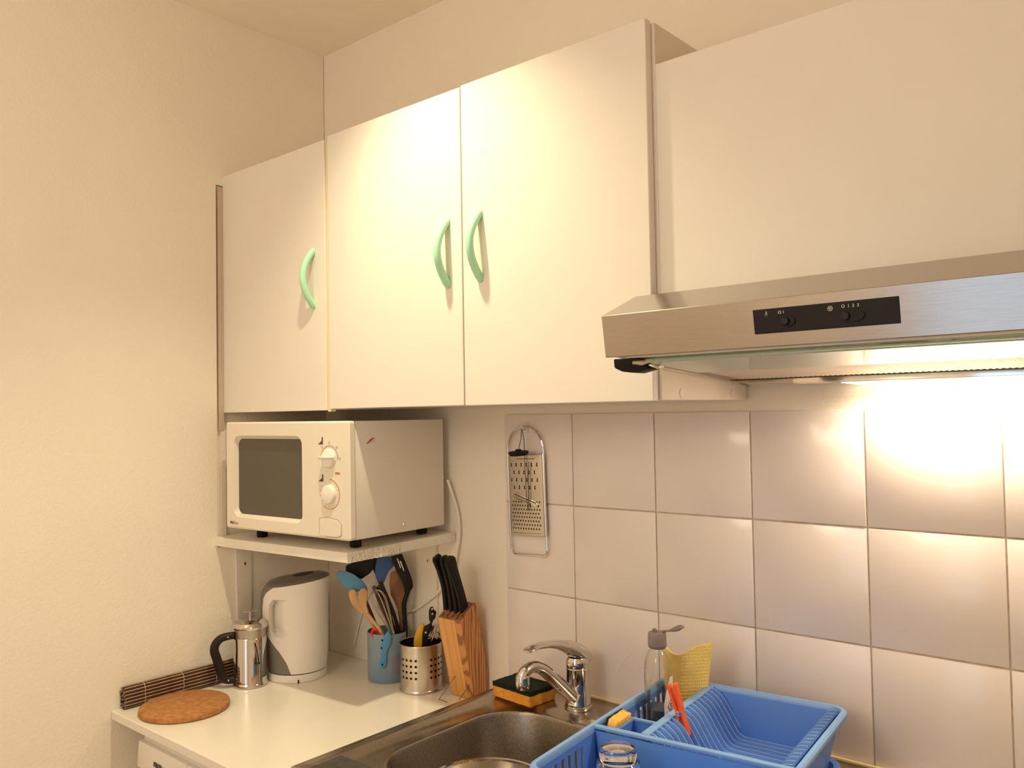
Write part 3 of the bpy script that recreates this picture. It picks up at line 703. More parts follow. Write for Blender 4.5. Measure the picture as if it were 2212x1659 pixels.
obj('plunger_knob', lathe([(.0001, .178), (.008, .1785), (.0165, .1815), (.0165, .1830), (.009, .1850), (.0001, .1855)], 28), 'chrome', fp, smooth=True)
hd2 = Vector((-.40, -.916, 0))
path = [(.0390, .1260), (.0560, .1255), (.0720, .1210), (.0830, .1080), (.0850, .0930), (.0800, .0760), (.0745, .0560), (.0700, .0370), (.0640, .0240), (.0500, .0180), (.0385, .0210)]
pts = [tuple(hd2 * r) [:2] + (z,) for r, z in path]
sp_ = spline(pts, 4)
obj('handle', tube(sp_, [0.0088 + .0020 * math.sin(PI * i / (len(sp_) - 1)) for i in range(len(sp_))], 12), 'brownblack', fp, smooth=True)
for r, z in ((.0540, .1255), (.0535, .0200)):
    for sgn in (1, -1):
        c = hd2 * r + Vector((-hd2.y, hd2.x, 0)) * .0082 * sgn
        bm = bmesh.new(); bmesh.ops.create_uvsphere(bm, u_segments=12, v_segments=8, radius=.0026, matrix=Matrix.Translation((c.x, c.y, z)))
        obj('rivet', bm, 'chrome', fp, smooth=True)
bm = tube(spline([(.0400, -.012, .112), (.0465, -.010, .090), (.0500, -.008, .066)], 4), .0011, 6)
tube(spline([(.0400, -.012, .060), (.047, -.009, .062), (.0500, -.008, .066)], 4), .0011, 6, bm=bm)
bmesh.ops.create_uvsphere(bm, u_segments=12, v_segments=8, radius=.0030, matrix=Matrix.Translation((.0500, -.008, .064)))
obj('side_clip', bm, 'black', fp, smooth=True)

# ---------------------------------------------------------------- rolled bamboo mat
bmg = thing('bamboo_mat', 'rolled dark brown bamboo place mat lying along the left wall', 'place mat', (.0148, -.4490, CT))
L = .2800; k = 0
stick = {}
def bstick(x, z, dark, dy=0.0):
    key = dark
    if key not in stick:
        bm = bmesh.new(); bmesh.ops.create_cone(bm, cap_ends=True, segments=7, radius1=.00175, radius2=.00175, depth=L, matrix=Matrix.Rotation(PI / 2, 4, 'X'))
        o = obj('bamboo_stick', bm, 'bamboo_dark' if dark else 'bamboo_light', bmg, smooth=True); stick[key] = o.data
    else:
        o = bpy.data.objects.new('bamboo_stick', stick[key]); COL.objects.link(o); o.parent = bmg
    o.location = (x, dy, z); o.rotation_euler = (0, random.uniform(0, 1), 0)
def oval(hx, hz, n):
    """n points evenly spaced round a stadium of half width hx, half height hz"""
    s = hz - hx; per = 4 * s + 2 * PI * hx; out = []
    for i in range(n):
        d = per * i / n
        if d < 2 * s: out.append((hx, -s + d))
        elif d < 2 * s + PI * hx: a = (d - 2 * s) / hx; out.append((hx * math.cos(a), s + hx * math.sin(a)))
        elif d < 4 * s + PI * hx: out.append((-hx, s - (d - 2 * s - PI * hx)))
        else: a = PI + (d - 4 * s - PI * hx) / hx; out.append((hx * math.cos(a), -s + hx * math.sin(a)))
    return out
for hx, hz, n, ph in ((.0124, .0240, 32, 0), (.0088, .0205, 24, 1), (.0052, .0170, 18, 0), (.0016, .0130, 12, 1)):
    for i, (x, z) in enumerate(oval(hx, hz, n)):
        bstick(x, z + .0262, (i + ph) % 2 == 0, random.uniform(-.002, .002))
for y in (-.095, .0, .085):
    ring = [(x, y + random.uniform(-.001, .001), z + .0262) for x, z in oval(.0145, .0256, 30)]
    obj('thread', tube(ring, .0006, 5, closed=True), 'thread', bmg, smooth=True)

# ---------------------------------------------------------------- cork trivet
tag(obj('cork_trivet', lathe([(.094, 0), (.0975, .002), (.0985, .006), (.0975, .0115), (.094, .0138), (.0001, .0140)], 72, c=(.1265, -.4990, CT + .0003)), 'cork', smooth=True), 'round cork trivet lying on the worktop in front of the rolled mat', 'trivet')

# ---------------------------------------------------------------- blue utensil holder and what stands in it
HC = (.3250, -.0610)
uh = thing('utensil_holder', 'translucent blue plastic tub holding kitchen utensils', 'utensil holder', (HC[0], HC[1], CT))
obj('wall', lathe([(.0495, .0), (.0510, .002), (.0518, .1195), (.0512, .1205), (.0500, .1195), (.0492, .004), (.0001, .004)], 56), 'bluecup', uh, smooth=True)
obj('red_smudge', xform(loft([[(.0522 * math.cos(a), .0522 * math.sin(a), z) for a in [(-32 + 46 * k / 10) * PI / 180 for k in range(11)]] for z in (.022, .036, .052, .068)], cap=(False, False), closed=False), Matrix.Identity(4)), 'pinkblur', uh, smooth=True)
def flat(pts, th, bev=.001): return prism(pts, HN * th, bev=bev)
def util(name, label, cat): return thing(name, label, cat, group='utensils in the blue tub')
def stick_to(name, pts, r, m, parent, flatness=1.0, seg=10): return obj(name, tube(spline(pts, 5), r if not isinstance(r, list) else r, seg, flat=flatness), m, parent, smooth=True)
u = util('spoon', 'light blue silicone spoon leaning left out of the blue tub', 'spoon')
hp = [(0.2438,-0.1589,1.169), (0.2491,-0.1543,1.174), (0.2632,-0.1422,1.173), (0.2773,-0.1301,1.165), (0.2913,-0.118,1.151), (0.3,-0.1106,1.137), (0.3034,-0.1076,1.125), (0.2963,-0.1137,1.121), (0.2804,-0.1274,1.122), (0.2646,-0.141,1.127), (0.2533,-0.1507,1.143), (0.2455,-0.1574,1.158)]
obj('bowl', flat(hp, .006, .002), 'lightblue', u, smooth=True)
stick_to('handle', [(0.2861,-0.1172,1.128), (0.2976,-0.102,1.083), (0.3075,-0.0856,1.033), (0.3179,-0.074,0.9763), (0.3296,-0.0666,0.9304)], .0045, 'darkwood', u)
u = util('ladle', 'black ladle with its bowl up under the shelf', 'ladle')
hp = [(0.2413,-0.128,1.167), (0.2415,-0.1279,1.183), (0.2719,-0.1017,1.196), (0.3024,-0.0755,1.204), (0.3004,-0.0772,1.182), (0.2877,-0.0881,1.161), (0.2715,-0.1021,1.147), (0.2591,-0.1127,1.155)]
obj('bowl', flat(hp, .014, .004), 'black', u, smooth=True)
stick_to('handle', [(0.2833,-0.0721,1.179), (0.2973,-0.0601,1.132), (0.3128,-0.0468,1.063), (0.3211,-0.0396,0.9926), (0.3231,-0.0379,0.9224)], .0042, 'black', u)
u = util('spatula', 'deep blue silicone spatula standing upright in the blue tub', 'spatula')
hp = [(0.3093,-0.0814,1.203), (0.3342,-0.06,1.205), (0.342,-0.0533,1.182), (0.3321,-0.0618,1.169), (0.3267,-0.0665,1.155), (0.3212,-0.0712,1.137), (0.3114,-0.0796,1.138), (0.3062,-0.0841,1.155), (0.3051,-0.0851,1.174)]
obj('blade', flat(hp, .006, .002), 'midblue', u, smooth=True)
stick_to('handle', [(0.3143,-0.0745,1.142), (0.3295,-0.0667,1.104), (0.343,-0.0577,1.064), (0.3523,-0.0497,1.016), (0.3493,-0.0523,0.9767), (0.3463,-0.0549,0.9422)], [.0048] * 0 or .0050, 'brownblack', u)
u = util('turner', 'black slotted turner with bent neck at the right of the blue tub', 'turner')
hp = [(0.3397,-0.0632,1.207), (0.362,-0.044,1.213), (0.3723,-0.0352,1.179), (0.3817,-0.0271,1.145), (0.3824,-0.0265,1.128), (0.3743,-0.0335,1.114), (0.3671,-0.0396,1.109), (0.3647,-0.0417,1.13), (0.3613,-0.0446,1.144), (0.3518,-0.0528,1.167)]
obj('blade', flat(hp, .0035, .001), 'black', u, smooth=True)
obj('slot', flat([(0.3579,-0.0485,1.195), (0.3606,-0.0463,1.195), (0.3666,-0.0411,1.172), (0.3657,-0.0419,1.169)], .001, 0), 'shelfpaint', u)
obj('slot', flat([(0.3527,-0.0531,1.201), (0.3545,-0.0515,1.202), (0.3604,-0.0464,1.179), (0.3595,-0.0472,1.176)], .001, 0), 'shelfpaint', u)
stick_to('handle', [(0.3738,-0.0312,1.127), (0.3689,-0.0381,1.106), (0.3651,-0.0413,1.083), (0.3657,-0.0408,1.052), (0.3686,-0.041,1.014), (0.3668,-0.0478,0.9787), (0.365,-0.0546,0.934)], .0062, 'black', u)
u = util('wooden_spatula', 'brown wooden spatula behind the black turner', 'spatula')
hp = [(0.3271,-0.0529,1.162), (0.3388,-0.0429,1.17), (0.3475,-0.0353,1.152), (0.3536,-0.0301,1.133), (0.3544,-0.0295,1.119), (0.3506,-0.0327,1.103), (0.3477,-0.0352,1.077), (0.3481,-0.0349,1.028), (0.3445,-0.0379,1.029), (0.3405,-0.0414,1.068), (0.3344,-0.0466,1.089), (0.3275,-0.0526,1.107), (0.325,-0.0547,1.134)]
obj('blade', flat(hp, .005, .001), 'teak', u, smooth=True)
stick_to('handle', [(0.3472,-0.0369,1.043), (0.3476,-0.0379,1.002), (0.3451,-0.0427,0.9623), (0.3409,-0.049,0.919)], .0045, 'teak', u)
for nm, lab, hp, hd_ in (
    ('wooden_spoon', 'pale wooden spoon furthest left in the blue tub', [(0.274,-0.1448,1.124), (0.278,-0.1413,1.129), (0.285,-0.1353,1.129), (0.2911,-0.1301,1.121), (0.2944,-0.1272,1.103), (0.3004,-0.1221,1.08), (0.3055,-0.1176,1.069), (0.2977,-0.1244,1.07), (0.289,-0.1319,1.079), (0.2803,-0.1393,1.092), (0.2752,-0.1438,1.107)], [(0.298,-0.1202,1.077), (0.3063,-0.1051,1.052), (0.3168,-0.0935,1.024), (0.3272,-0.0819,0.9796), (0.3358,-0.0718,0.9374)]),
    ('wooden_spoon', 'pale wooden spoon directly left of the whisk', [(0.3003,-0.1353,1.123), (0.3061,-0.1303,1.134), (0.3122,-0.1251,1.134), (0.3183,-0.1199,1.127), (0.3172,-0.1208,1.109), (0.3162,-0.1217,1.091), (0.3204,-0.1181,1.071), (0.3229,-0.1159,1.059), (0.316,-0.1218,1.066), (0.3082,-0.1285,1.08), (0.3031,-0.1329,1.092), (0.2993,-0.1362,1.109)], [(0.3178,-0.1203,1.071), (0.3298,-0.11,1.05), (0.3418,-0.0996,1.029), (0.35,-0.0833,0.9837), (0.3553,-0.0735,0.9413)])):
    u = util(nm, lab, 'spoon')
    obj('bowl', flat(hp, .007, .0028), 'beech', u, smooth=True)
    stick_to('handle', hd_, .0045, 'beech', u)
for lab, hp, hd_ in (
    ('dark wooden spoon handle seen behind the whisk, tip up', [(0.3036,-0.0943,1.131), (0.3076,-0.0908,1.135), (0.3124,-0.0866,1.131), (0.3158,-0.0837,1.116), (0.3289,-0.0725,1.091), (0.3375,-0.0651,1.063), (0.3407,-0.0623,1.035), (0.3319,-0.0699,1.036), (0.3233,-0.0773,1.059), (0.3164,-0.0833,1.077), (0.3104,-0.0884,1.097), (0.3061,-0.092,1.122)], [(0.3356,-0.0667,1.053), (0.3423,-0.0609,1.017), (0.3452,-0.0611,0.978), (0.3464,-0.0627,0.9371)]),
    ('dark wooden spoon directly below the deep blue spatula blade', [(0.2977,-0.0743,1.125), (0.3013,-0.0712,1.133), (0.3111,-0.0627,1.133), (0.3128,-0.0613,1.117), (0.3197,-0.0553,1.094), (0.3257,-0.0502,1.066), (0.3281,-0.0481,1.042), (0.321,-0.0542,1.042), (0.3106,-0.0632,1.075), (0.3019,-0.0706,1.103)], [(0.3222,-0.0519,1.058), (0.3331,-0.0452,1.012), (0.3369,-0.0445,0.9729), (0.3398,-0.0447,0.9317)])):
    u = util('wooden_spoon', lab, 'spoon')
    obj('bowl', flat(hp, .005, .0018), 'darkwood', u, smooth=True)
    stick_to('handle', hd_, .0042, 'darkwood', u)
# whisk
u = util('whisk', 'steel wire balloon whisk standing head up in the blue tub', 'whisk')
wt_, wb = Vector((0.3346,-0.1098,1.128)), Vector((0.3671,-0.0766,1.012))
ax = (wb - wt_); wl = ax.length; axn = ax.normalized(); side = axn.cross(HN).normalized()
for q in range(5):
    ang = q * PI / 5 + .25; dv = side * math.cos(ang) + HN * math.sin(ang); pts = []
    prof2 = [(.0022, 1.0), (.0060, .80), (.0125, .55), (.0172, .32), (.0178, .18), (.0140, .06), (.0070, .005), (0, -.01)]
    left = [wt_ + axn * (wl * z) + dv * r for r, z in prof2]; right = [wt_ + axn * (wl * z) - dv * r for r, z in prof2[:-1]]
    obj('wire', tube(spline(left + right[::-1], 4), 0.0011, 6), 'tinsteel', u, smooth=True)
obj('handle', tube([wb - axn * .004, wb + axn * .012, Vector((0.3571,-0.0614,0.9342))], .0044, 12), 'chrome', u, smooth=True)
# red handled scissors, blue wavy peeler clipped over the rim
u = util('scissors', 'red scissors with one ring showing above the blue tub rim', 'scissors')
cr_ = Vector((0.3323,-0.1065,1.022)); sd = Vector((.758, .652, 0))
obj('handle_ring', tube([cr_ + sd * .0105 * math.cos(a) + Vector((0, 0, .0115 * math.sin(a))) for a in [2 * PI * k / 24 for k in range(24)]], .0029, 8, closed=True), 'red', u, smooth=True)
obj('handle_ring', tube([cr_ + HN * .007 + sd * (.004 + .0105 * math.cos(a)) + Vector((0, 0, -.004 + .0105 * math.sin(a))) for a in [2 * PI * k / 24 for k in range(24)]], .0028, 8, closed=True), 'red', u, smooth=True)
obj('blade', flat([cr_ + Vector((0, 0, -.012)) + sd * -.004, cr_ + Vector((0, 0, -.012)) + sd * .005, cr_ + Vector((0, 0, -.088)) + sd * .012], .003, 0), 'cupsteel', u)
u = thing('peeler', 'sky blue wavy handle hooked over the blue tub rim', 'peeler')
hp = [(836,1365.5), (841,1367), (845,1375), (844,1390), (838,1402), (835,1412), (835,1430), (833,1440), (829,1445.5), (822,1444), (819.5,1436), (823,1420), (823.5,1404), (822,1396), (826,1386), (829,1374)]
HP = [(0.3686,-0.1017,1.03), (0.3729,-0.098,1.028), (0.3762,-0.0951,1.019), (0.3757,-0.0956,1.002), (0.3699,-0.1005,0.9886), (0.3672,-0.1028,0.9774), (0.367,-0.103,0.9571), (0.3652,-0.1046,0.9459), (0.3617,-0.1076,0.9398), (0.3557,-0.1128,0.9416), (0.3536,-0.1146,0.9507), (0.3568,-0.1118,0.9686), (0.3574,-0.1113,0.9867), (0.3562,-0.1123,0.9957), (0.3597,-0.1093,1.007), (0.3624,-0.1069,1.02)]
obj('handle', flat(HP, .0055, .0018), 'toyblue', u, smooth=True)
tp_ = Vector((0.3681,-0.0968,1.027))
obj('hook', tube(spline([tp_, tp_ + HN * .006 + Vector((0, 0, .0045)), tp_ + HN * .013 + Vector((0, 0, .001)), tp_ + HN * .014 + Vector((0, 0, -.012))], 4), .0026, 8), 'toyblue', u, smooth=True)
for p in ((0.362,-0.1119,1.011), (0.3601,-0.1105,0.9509), (0.3588,-0.1117,0.9915)):
    bm = bmesh.new(); bmesh.ops.create_uvsphere(bm, u_segments=12, v_segments=8, radius=.0022, matrix=Matrix.Translation(p)); obj('hole', bm, 'blackrub', u, smooth=True)

# ---------------------------------------------------------------- perforated steel cup with tools
CC = (.4490, -.0640)
cp = thing('steel_cup', 'perforated stainless steel utensil cup on worktop edge', 'utensil holder', (CC[0], CC[1], CT))
CRr, CH, nu, nv = .0515, .1130, 26, 15
vdir = math.atan2(-.685, .73)
holes = {(i % nu, j) for i in (-4, -3, -2, -1, 2, 3, 4, 5, 8, 9, 10, 11, 15, 16, 17, 18) for j in (4, 6, 8, 10)}
def cupf(u, v): a = vdir + 2 * PI * (u - .5) / nu; return (CRr * math.cos(a), CRr * math.sin(a), .006 + (CH - .008) * v / nv)
bm = oct_grid(cupf, nu, nv, holes, .0, wrap=True, shape=(.27, .46))
obj('wall', bm, 'cupsteel', cp, smooth=True)
obj('rim', tube([(CRr * math.cos(a), CRr * math.sin(a), CH - .0015) for a in [2 * PI * k / 60 for k in range(60)]], .0013, 8, closed=True), 'cupsteel', cp, smooth=True)
obj('base', lathe([(.0515, 0), (.0530, .0012), (.0530, .004), (.0515, .0068), (.0500, .0068), (.0001, .005)], 60), 'cupsteel', cp, smooth=True)
obj('liner', lathe([(.0495, .006), (.0495, .108)], 48, cap=(True, False)), 'brownblack', cp, smooth=True)
def ctool(name, label, cat): return thing(name, label, cat, group='tools in the steel cup')
u = ctool('peeler', 'tool with yellow handle standing in the steel cup', 'peeler')
hp = [(0.4427,-0.0826,1.008), (0.4438,-0.0817,1.024), (0.4491,-0.0771,1.042), (0.4551,-0.0719,1.056), (0.4611,-0.0668,1.059), (0.4636,-0.0646,1.052), (0.46,-0.0677,1.034), (0.4589,-0.0687,1.008), (0.4549,-0.0721,0.9545), (0.4464,-0.0794,0.9547)]
obj('handle', flat(hp, .010, .0035), 'yellow', u, smooth=True)
obj('blade', flat([(0.4435,-0.0766,0.9579), (0.452,-0.0693,0.9577), (0.449,-0.0719,0.9145), (0.4448,-0.0755,0.9146)], .002, 0), 'cupsteel', u)
u = ctool('can_opener', 'black riveted can opener sticking out of the steel cup', 'can opener')
hp = [(0.4702,-0.0563,1.088), (0.4733,-0.0537,1.096), (0.4784,-0.0493,1.096), (0.4796,-0.0483,1.089), (0.4842,-0.0443,1.084), (0.4823,-0.0459,1.07), (0.478,-0.0496,1.063), (0.4754,-0.0519,1.053), (0.4774,-0.0501,1.047), (0.4739,-0.0531,1.038), (0.4696,-0.0569,1.028), (0.4651,-0.0607,1.007), (0.4637,-0.0619,0.9537), (0.4577,-0.0671,0.9538), (0.4589,-0.066,1.029), (0.456,-0.0685,1.035), (0.4617,-0.0636,1.05), (0.4698,-0.0566,1.055), (0.4729,-0.054,1.059), (0.4704,-0.0562,1.066)]
obj('handle', flat(hp, .007, .0012), 'black', u, smooth=True)
for p in ((0.4775,-0.0507,1.08), (0.4647,-0.0617,1.036), (0.4771,-0.0511,1.092)):
    bm = lathe([(.0001, .0012), (.0024, .001), (.003, 0)], 16); rot = HN.to_track_quat('Z', 'Y').to_matrix().to_4x4() @ Matrix.Rotation(PI, 4, 'X')
    obj('rivet', xform(bm, Matrix.Translation(p) @ rot), 'chrome', u, smooth=True)
u = ctool('corkscrew', 'chrome corkscrew levers right of the can opener in the steel cup', 'corkscrew')
obj('lever', tube(spline([(0.4617,-0.0531,0.9958), (0.468,-0.0477,1.027), (0.476,-0.0408,1.055)], 4), .0022, 8), 'chrome', u, smooth=True)
obj('lever', tube(spline([(0.4622,-0.0474,0.9946), (0.4711,-0.0397,1.028), (0.4782,-0.0336,1.054)], 4), .0022, 8), 'chrome', u, smooth=True)
obj('screw', tube([(0.4622,-0.05,1.018), (0.4597,-0.0521,0.9506)], .0035, 10), 'chrome', u, smooth=True)
u = ctool('bottle_opener', 'chrome ring shaped opener at the right inside the steel cup', 'opener')
c_ = Vector((0.471,-0.0319,1.024))
obj('ring', tube([c_ + sd * .008 * math.cos(a) + Vector((0, 0, .009 * math.sin(a))) for a in [2 * PI * k / 20 for k in range(20)]], .0022, 8, closed=True), 'chrome', u, smooth=True)
obj('shaft', tube([c_ - Vector((0, 0, .009)), c_ - Vector((.004, 0, .085))], .0030, 8), 'chrome', u, smooth=True)

# ---------------------------------------------------------------- knife block
kb = thing('knife_block', 'tilted pine knife block with wire legs beside the sink', 'knife block')
kx0, kx1 = .5405, .6150
fb, ft, bt_, bb = (-.0520, .9010), (-.0945, 1.0890), (-.0430, 1.1235), (-.0052, .9600)
def quad(x, ins=0): return [(x, fb[0], fb[1]), (x, ft[0], ft[1]), (x, bt_[0], bt_[1]), (x, bb[0], bb[1]), (x, -.0052, .9010)]
bm = prism(quad(kx0), (.030, 0, 0), bev=.0012); obj('plank', bm, 'pine', kb, smooth=True)
bm = prism(quad(kx0 + .0301), (.0235, 0, 0), bev=.0012); obj('plank', bm, 'pine', kb, smooth=True)
bm = prism(quad(kx0 + .0537), (kx1 - kx0 - .0537, 0, 0), bev=.0012); obj('plank', bm, 'pinedark', kb, smooth=True)
def ontop(x, s, lift=0.0):   # s from front (0) to back (1) of the sloping top
    return Vector((x, ft[0] + (bt_[0] - ft[0]) * s, ft[1] + (bt_[1] - ft[1]) * s)) + Vector((0, -.556, .831)) * lift
obj('top_face', prism([ontop(kx0 + .001, .02, .0003), ontop(kx1 - .001, .02, .0003), ontop(kx1 - .001, .98, .0003), ontop(kx0 + .001, .98, .0003)], Vector((0, .556, -.831)) * .001), 'pinetop', kb)
for i, (x, s0, s1) in enumerate(((.5495, .12, .62), (.5655, .12, .62), (.5815, .15, .62), (.5965, .08, .62), (.6070, .25, .9))):
    obj('slot', prism([ontop(x - .0009, s0, .0008), ontop(x + .0009, s0, .0008), ontop(x + .0009, s1, .0008), ontop(x - .0009, s1, .0008)], Vector((0, .556, -.831)) * .001), 'blackrub', kb)
for a_, b_ in (((0.565,-0.066,0.9495), (0.5441,-0.0978,0.9012)), ((0.6105,-0.059,0.9426), (0.5839,-0.0709,0.9012))):
    obj('wire_leg', tube([Vector(a_) + Vector((0, .003, 0)), a_, b_], .0009, 6), 'teak', kb, smooth=True)
obj('wire_leg', tube([(0.5441,-0.0978,0.9012), (0.5563,-0.0963,0.9012), (0.5729,-0.0992,0.9012)], .0009, 6), 'teak', kb, smooth=True)
kn = [('black handled knife at the left of the knife block', .5500, [(966.5,1313)], 0)]
hpaths = [(.5500, [(0.55,-0.0706,1.107), (0.55,-0.0773,1.154), (0.55,-0.0915,1.201), (0.55,-0.1058,1.234)]),
          (.5660, [(0.566,-0.0683,1.105), (0.566,-0.0757,1.151), (0.566,-0.0877,1.196), (0.566,-0.0982,1.234)]),
          (.5815, [(0.5815,-0.0671,1.102), (0.5815,-0.0769,1.149), (0.5815,-0.0881,1.194), (0.5815,-0.0993,1.234)]),
          (.5970, [(0.597,-0.0615,1.101), (0.597,-0.0758,1.151), (0.597,-0.0945,1.198), (0.597,-0.1088,1.234)])]
labs = ['black handled knife furthest left in the knife block', 'black handled knife second from the left in the knife block', 'black handled knife second from the right in the knife block', 'black handled knife furthest right in the knife block, widest handle']
for (x, pts), lab, wd in zip(hpaths, labs, (.0125, .0118, .0112, .0145)):
    u = thing('kitchen_knife', lab, 'knife', group='knives in the wooden block')
    P = [Vector(p) for p in pts]; sp_ = spline(P, 5); rings = []
    for i, p in enumerate(sp_):
        t = i / (len(sp_) - 1); a = sp_[max(0, i - 1)]; b_ = sp_[min(len(sp_) - 1, i + 1)]; T = (b_ - a).normalized(); Nn = Vector((0, -T.z, T.y))
        w2 = wd * (1.0 - .22 * math.sin(PI * min(1, t * 1.15)) + .08 * t); th = .0058
        if t > .94: w2 *= .8; th *= .8
        rings.append([p + Nn * (w2 * math.copysign(abs(math.cos(q)) ** .7, math.cos(q))) + Vector((th * math.copysign(abs(math.sin(q)) ** .7, math.sin(q)), 0, 0)) for q in [2 * PI * k / 16 for k in range(16)]])
    obj('handle', loft(rings), 'black', u, smooth=True)
    T = (P[0] - P[1]).normalized(); q0 = P[0] + T * -.002
    obj('blade', prism([q0 + Vector((-.0007, -.008, -.004)), q0 + Vector((-.0007, .008, .004)), q0 + T * .012 + Vector((-.0007, .008, .004)), q0 + T * .012 + Vector((-.0007, -.008, -.004))], (.0014, 0, 0)), 'cupsteel', u)

# ---------------------------------------------------------------- grater, plug and hook on the tiles
gr = thing('grater', 'flat steel hand grater hanging on the tiles by its wire loop', 'grater', (.7525, -.0105, 1.2440)); gr.rotation_euler = (0, -.027, 0)
gw = .0525
pts = []
for k in range(7): a = -PI / 2 + 0; 
def fr_path():
    P = []
    for k in range(6): a = PI * 1.5 - (PI / 2) * k / 5; P.append((-gw + .012 + .012 * math.cos(a), 0, .012 + .012 * math.sin(a)))
    P.append((-gw, 0, .08)); P.append((-gw, 0, .16)); 
    for k in range(19): a = PI - PI * k / 18; P.append((gw * math.cos(a), 0, .235 + .0545 * math.sin(a)))
    P.append((gw, 0, .16)); P.append((gw, 0, .08))
    for k in range(6): a = 0 - (PI / 2) * k / 5; P.append((gw - .012 + .012 * math.cos(a), 0, .012 + .012 * math.sin(a)))
    return P
obj('wire_frame', tube(fr_path(), .0022, 8, closed=True), 'chrome', gr, smooth=True)
pz0, pz1, pw = .044, .224, .0490
nu, nv = 26, 42; holes = set()
def gf(u, v):
    x = -pw + 2 * pw * u / nu; z = pz0 + (pz1 - pz0) * v / nv
    return (x, -.0030 - .0022 * max(0.0, math.sin(PI * u / nu)) ** .4, z)
for j in range(4):
    for i in range(6 - (j % 2)): holes |= {(2 + i * 4 + (j % 2) * 2, 37 - j * 4), (2 + i * 4 + (j % 2) * 2, 36 - j * 4)}
big = set(holes)
for j in range(8):
    for i in range(11): holes.add((2 + i * 2 + (j % 2), 3 + j * 2))
holes = {(i, j) for i, j in holes if 0 <= i < nu and 0 <= j < nv}
bm = oct_grid(gf, nu, nv, holes, .5, shape=(.50, .62))
pl = obj('plate', bm, 'tinsteel', gr, smooth=True)
bm = bmesh.new()
for i, j in holes:
    isb = (i, j) in big
    if isb and (i, j + 1) in big: continue
    p = gf(i + .5, j + (1.05 if isb else .95)); r = .0019 if isb else .0011
    bmesh.ops.create_uvsphere(bm, u_segments=8, v_segments=6, radius=r, matrix=Matrix.Translation((p[0], p[1], p[2])) @ Matrix.Diagonal((1, .8, .7, 1)))
te = obj('teeth', bm, 'tinsteel', pl, smooth=True); te['kind'] = 'stuff'
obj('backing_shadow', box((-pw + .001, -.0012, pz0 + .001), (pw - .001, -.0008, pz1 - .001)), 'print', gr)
for sgn in (-1, 1):
    obj('side_fold', tube([(sgn * gw * .99, -.0008, pz0 - .002), (sgn * gw * .99, -.0008, pz1 + .002)], .0034, 8), 'tinsteel', gr, smooth=True)
sl = [(-.036, -.0062, .1360), (-.030, -.0062, .1405), (.030, -.0062, .1215), (.036, -.0062, .1140), (.034, -.0062, .1070), (.028, -.0062, .1065), (-.034, -.0062, .1270)]
obj('slicer_blade', prism(sl, (0, .0022, 0), bev=.0008), 'chrome', gr, smooth=True)
obj('slicer_slot', prism([(-.031, -.0066, .1345), (.030, -.0066, .1155), (.031, -.0066, .1175), (-.030, -.0066, .1365)], (0, .0006, 0)), 'print', gr)
obj('plate_slot', box((-.022, -.0062, .2150), (.030, -.0050, .2164)), 'print', gr)
obj('plate_lip', tube([(-.040, -.0050, .0500), (-.038, -.0056, .0478), (.036, -.0056, .0478), (.040, -.0050, .0500)], .0011, 6), 'tinsteel', gr, smooth=True)
hk = thing('wall_hook', 'small white hook on the tiles holding the grater and sink plug', 'hook')
obj('pad', box((.7385, -.0052, 1.5180), (.7495, -.0020, 1.5400), .0015), 'white', hk)
obj('prong', tube(spline([(.7440, -.0045, 1.5260), (.7440, -.0120, 1.5250), (.7440, -.0175, 1.5275), (.7440, -.0190, 1.5340)], 4), .0026, 8), 'white', hk, smooth=True)
pg = thing('sink_plug', 'black rubber sink plug hanging on a beaded chain in front of the grater', 'sink plug', (0.7545,-0.044,1.474))
obj('stopper', xform(lathe([(.0200, -.0045), (.0228, .0010), (.0228, .0028), (.0210, .0038), (.007, .0045), (.006, .0085), (.0001, .0090)], 36), Matrix.Rotation(.10, 4, 'X')), 'blackrub', pg, smooth=True)
def beads(path, parent, r=.0015, step=.0032):
    P = [Vector(p) for p in path]; bm = bmesh.new()
    for a, b_ in zip(P, P[1:]):
        n = max(1, int((b_ - a).length / step))
        for k in range(n):
            bmesh.ops.create_icosphere(bm, subdivisions=1, radius=r, matrix=Matrix.Translation(a.lerp(b_, k / n)))
    o = obj('ball_chain', bm, 'print', parent, smooth=True); o['kind'] = 'stuff'; return o
o_ = Vector((0.7545,-0.044,1.474))
beads([Vector((0, 0, .008)), Vector((-.001, .012, .034)), Vector((.7430, -.0185, 1.530)) - o_], pg)
beads([Vector(p) - o_ for p in ((.7440, -.0175, 1.530), (.7505, -.0190, 1.500), (.7525, -.0200, 1.440), (.7560, -.0200, 1.370), (.7590, -.0200, 1.345), (.7620, -.0200, 1.365), (.7610, -.0200, 1.410), (.7640, -.0200, 1.455))], pg)
# glint on the tiles, put in as a thin white line
obj('tile_glint', tube(spline([(0.9693,-0.0026,1.006), (0.9837,-0.0026,1.032), (1,-0.0026,1.054), (1.014,-0.0026,1.068), (1.021,-0.0026,1.083)], 4), .0007, 5), 'glint', wall_back)

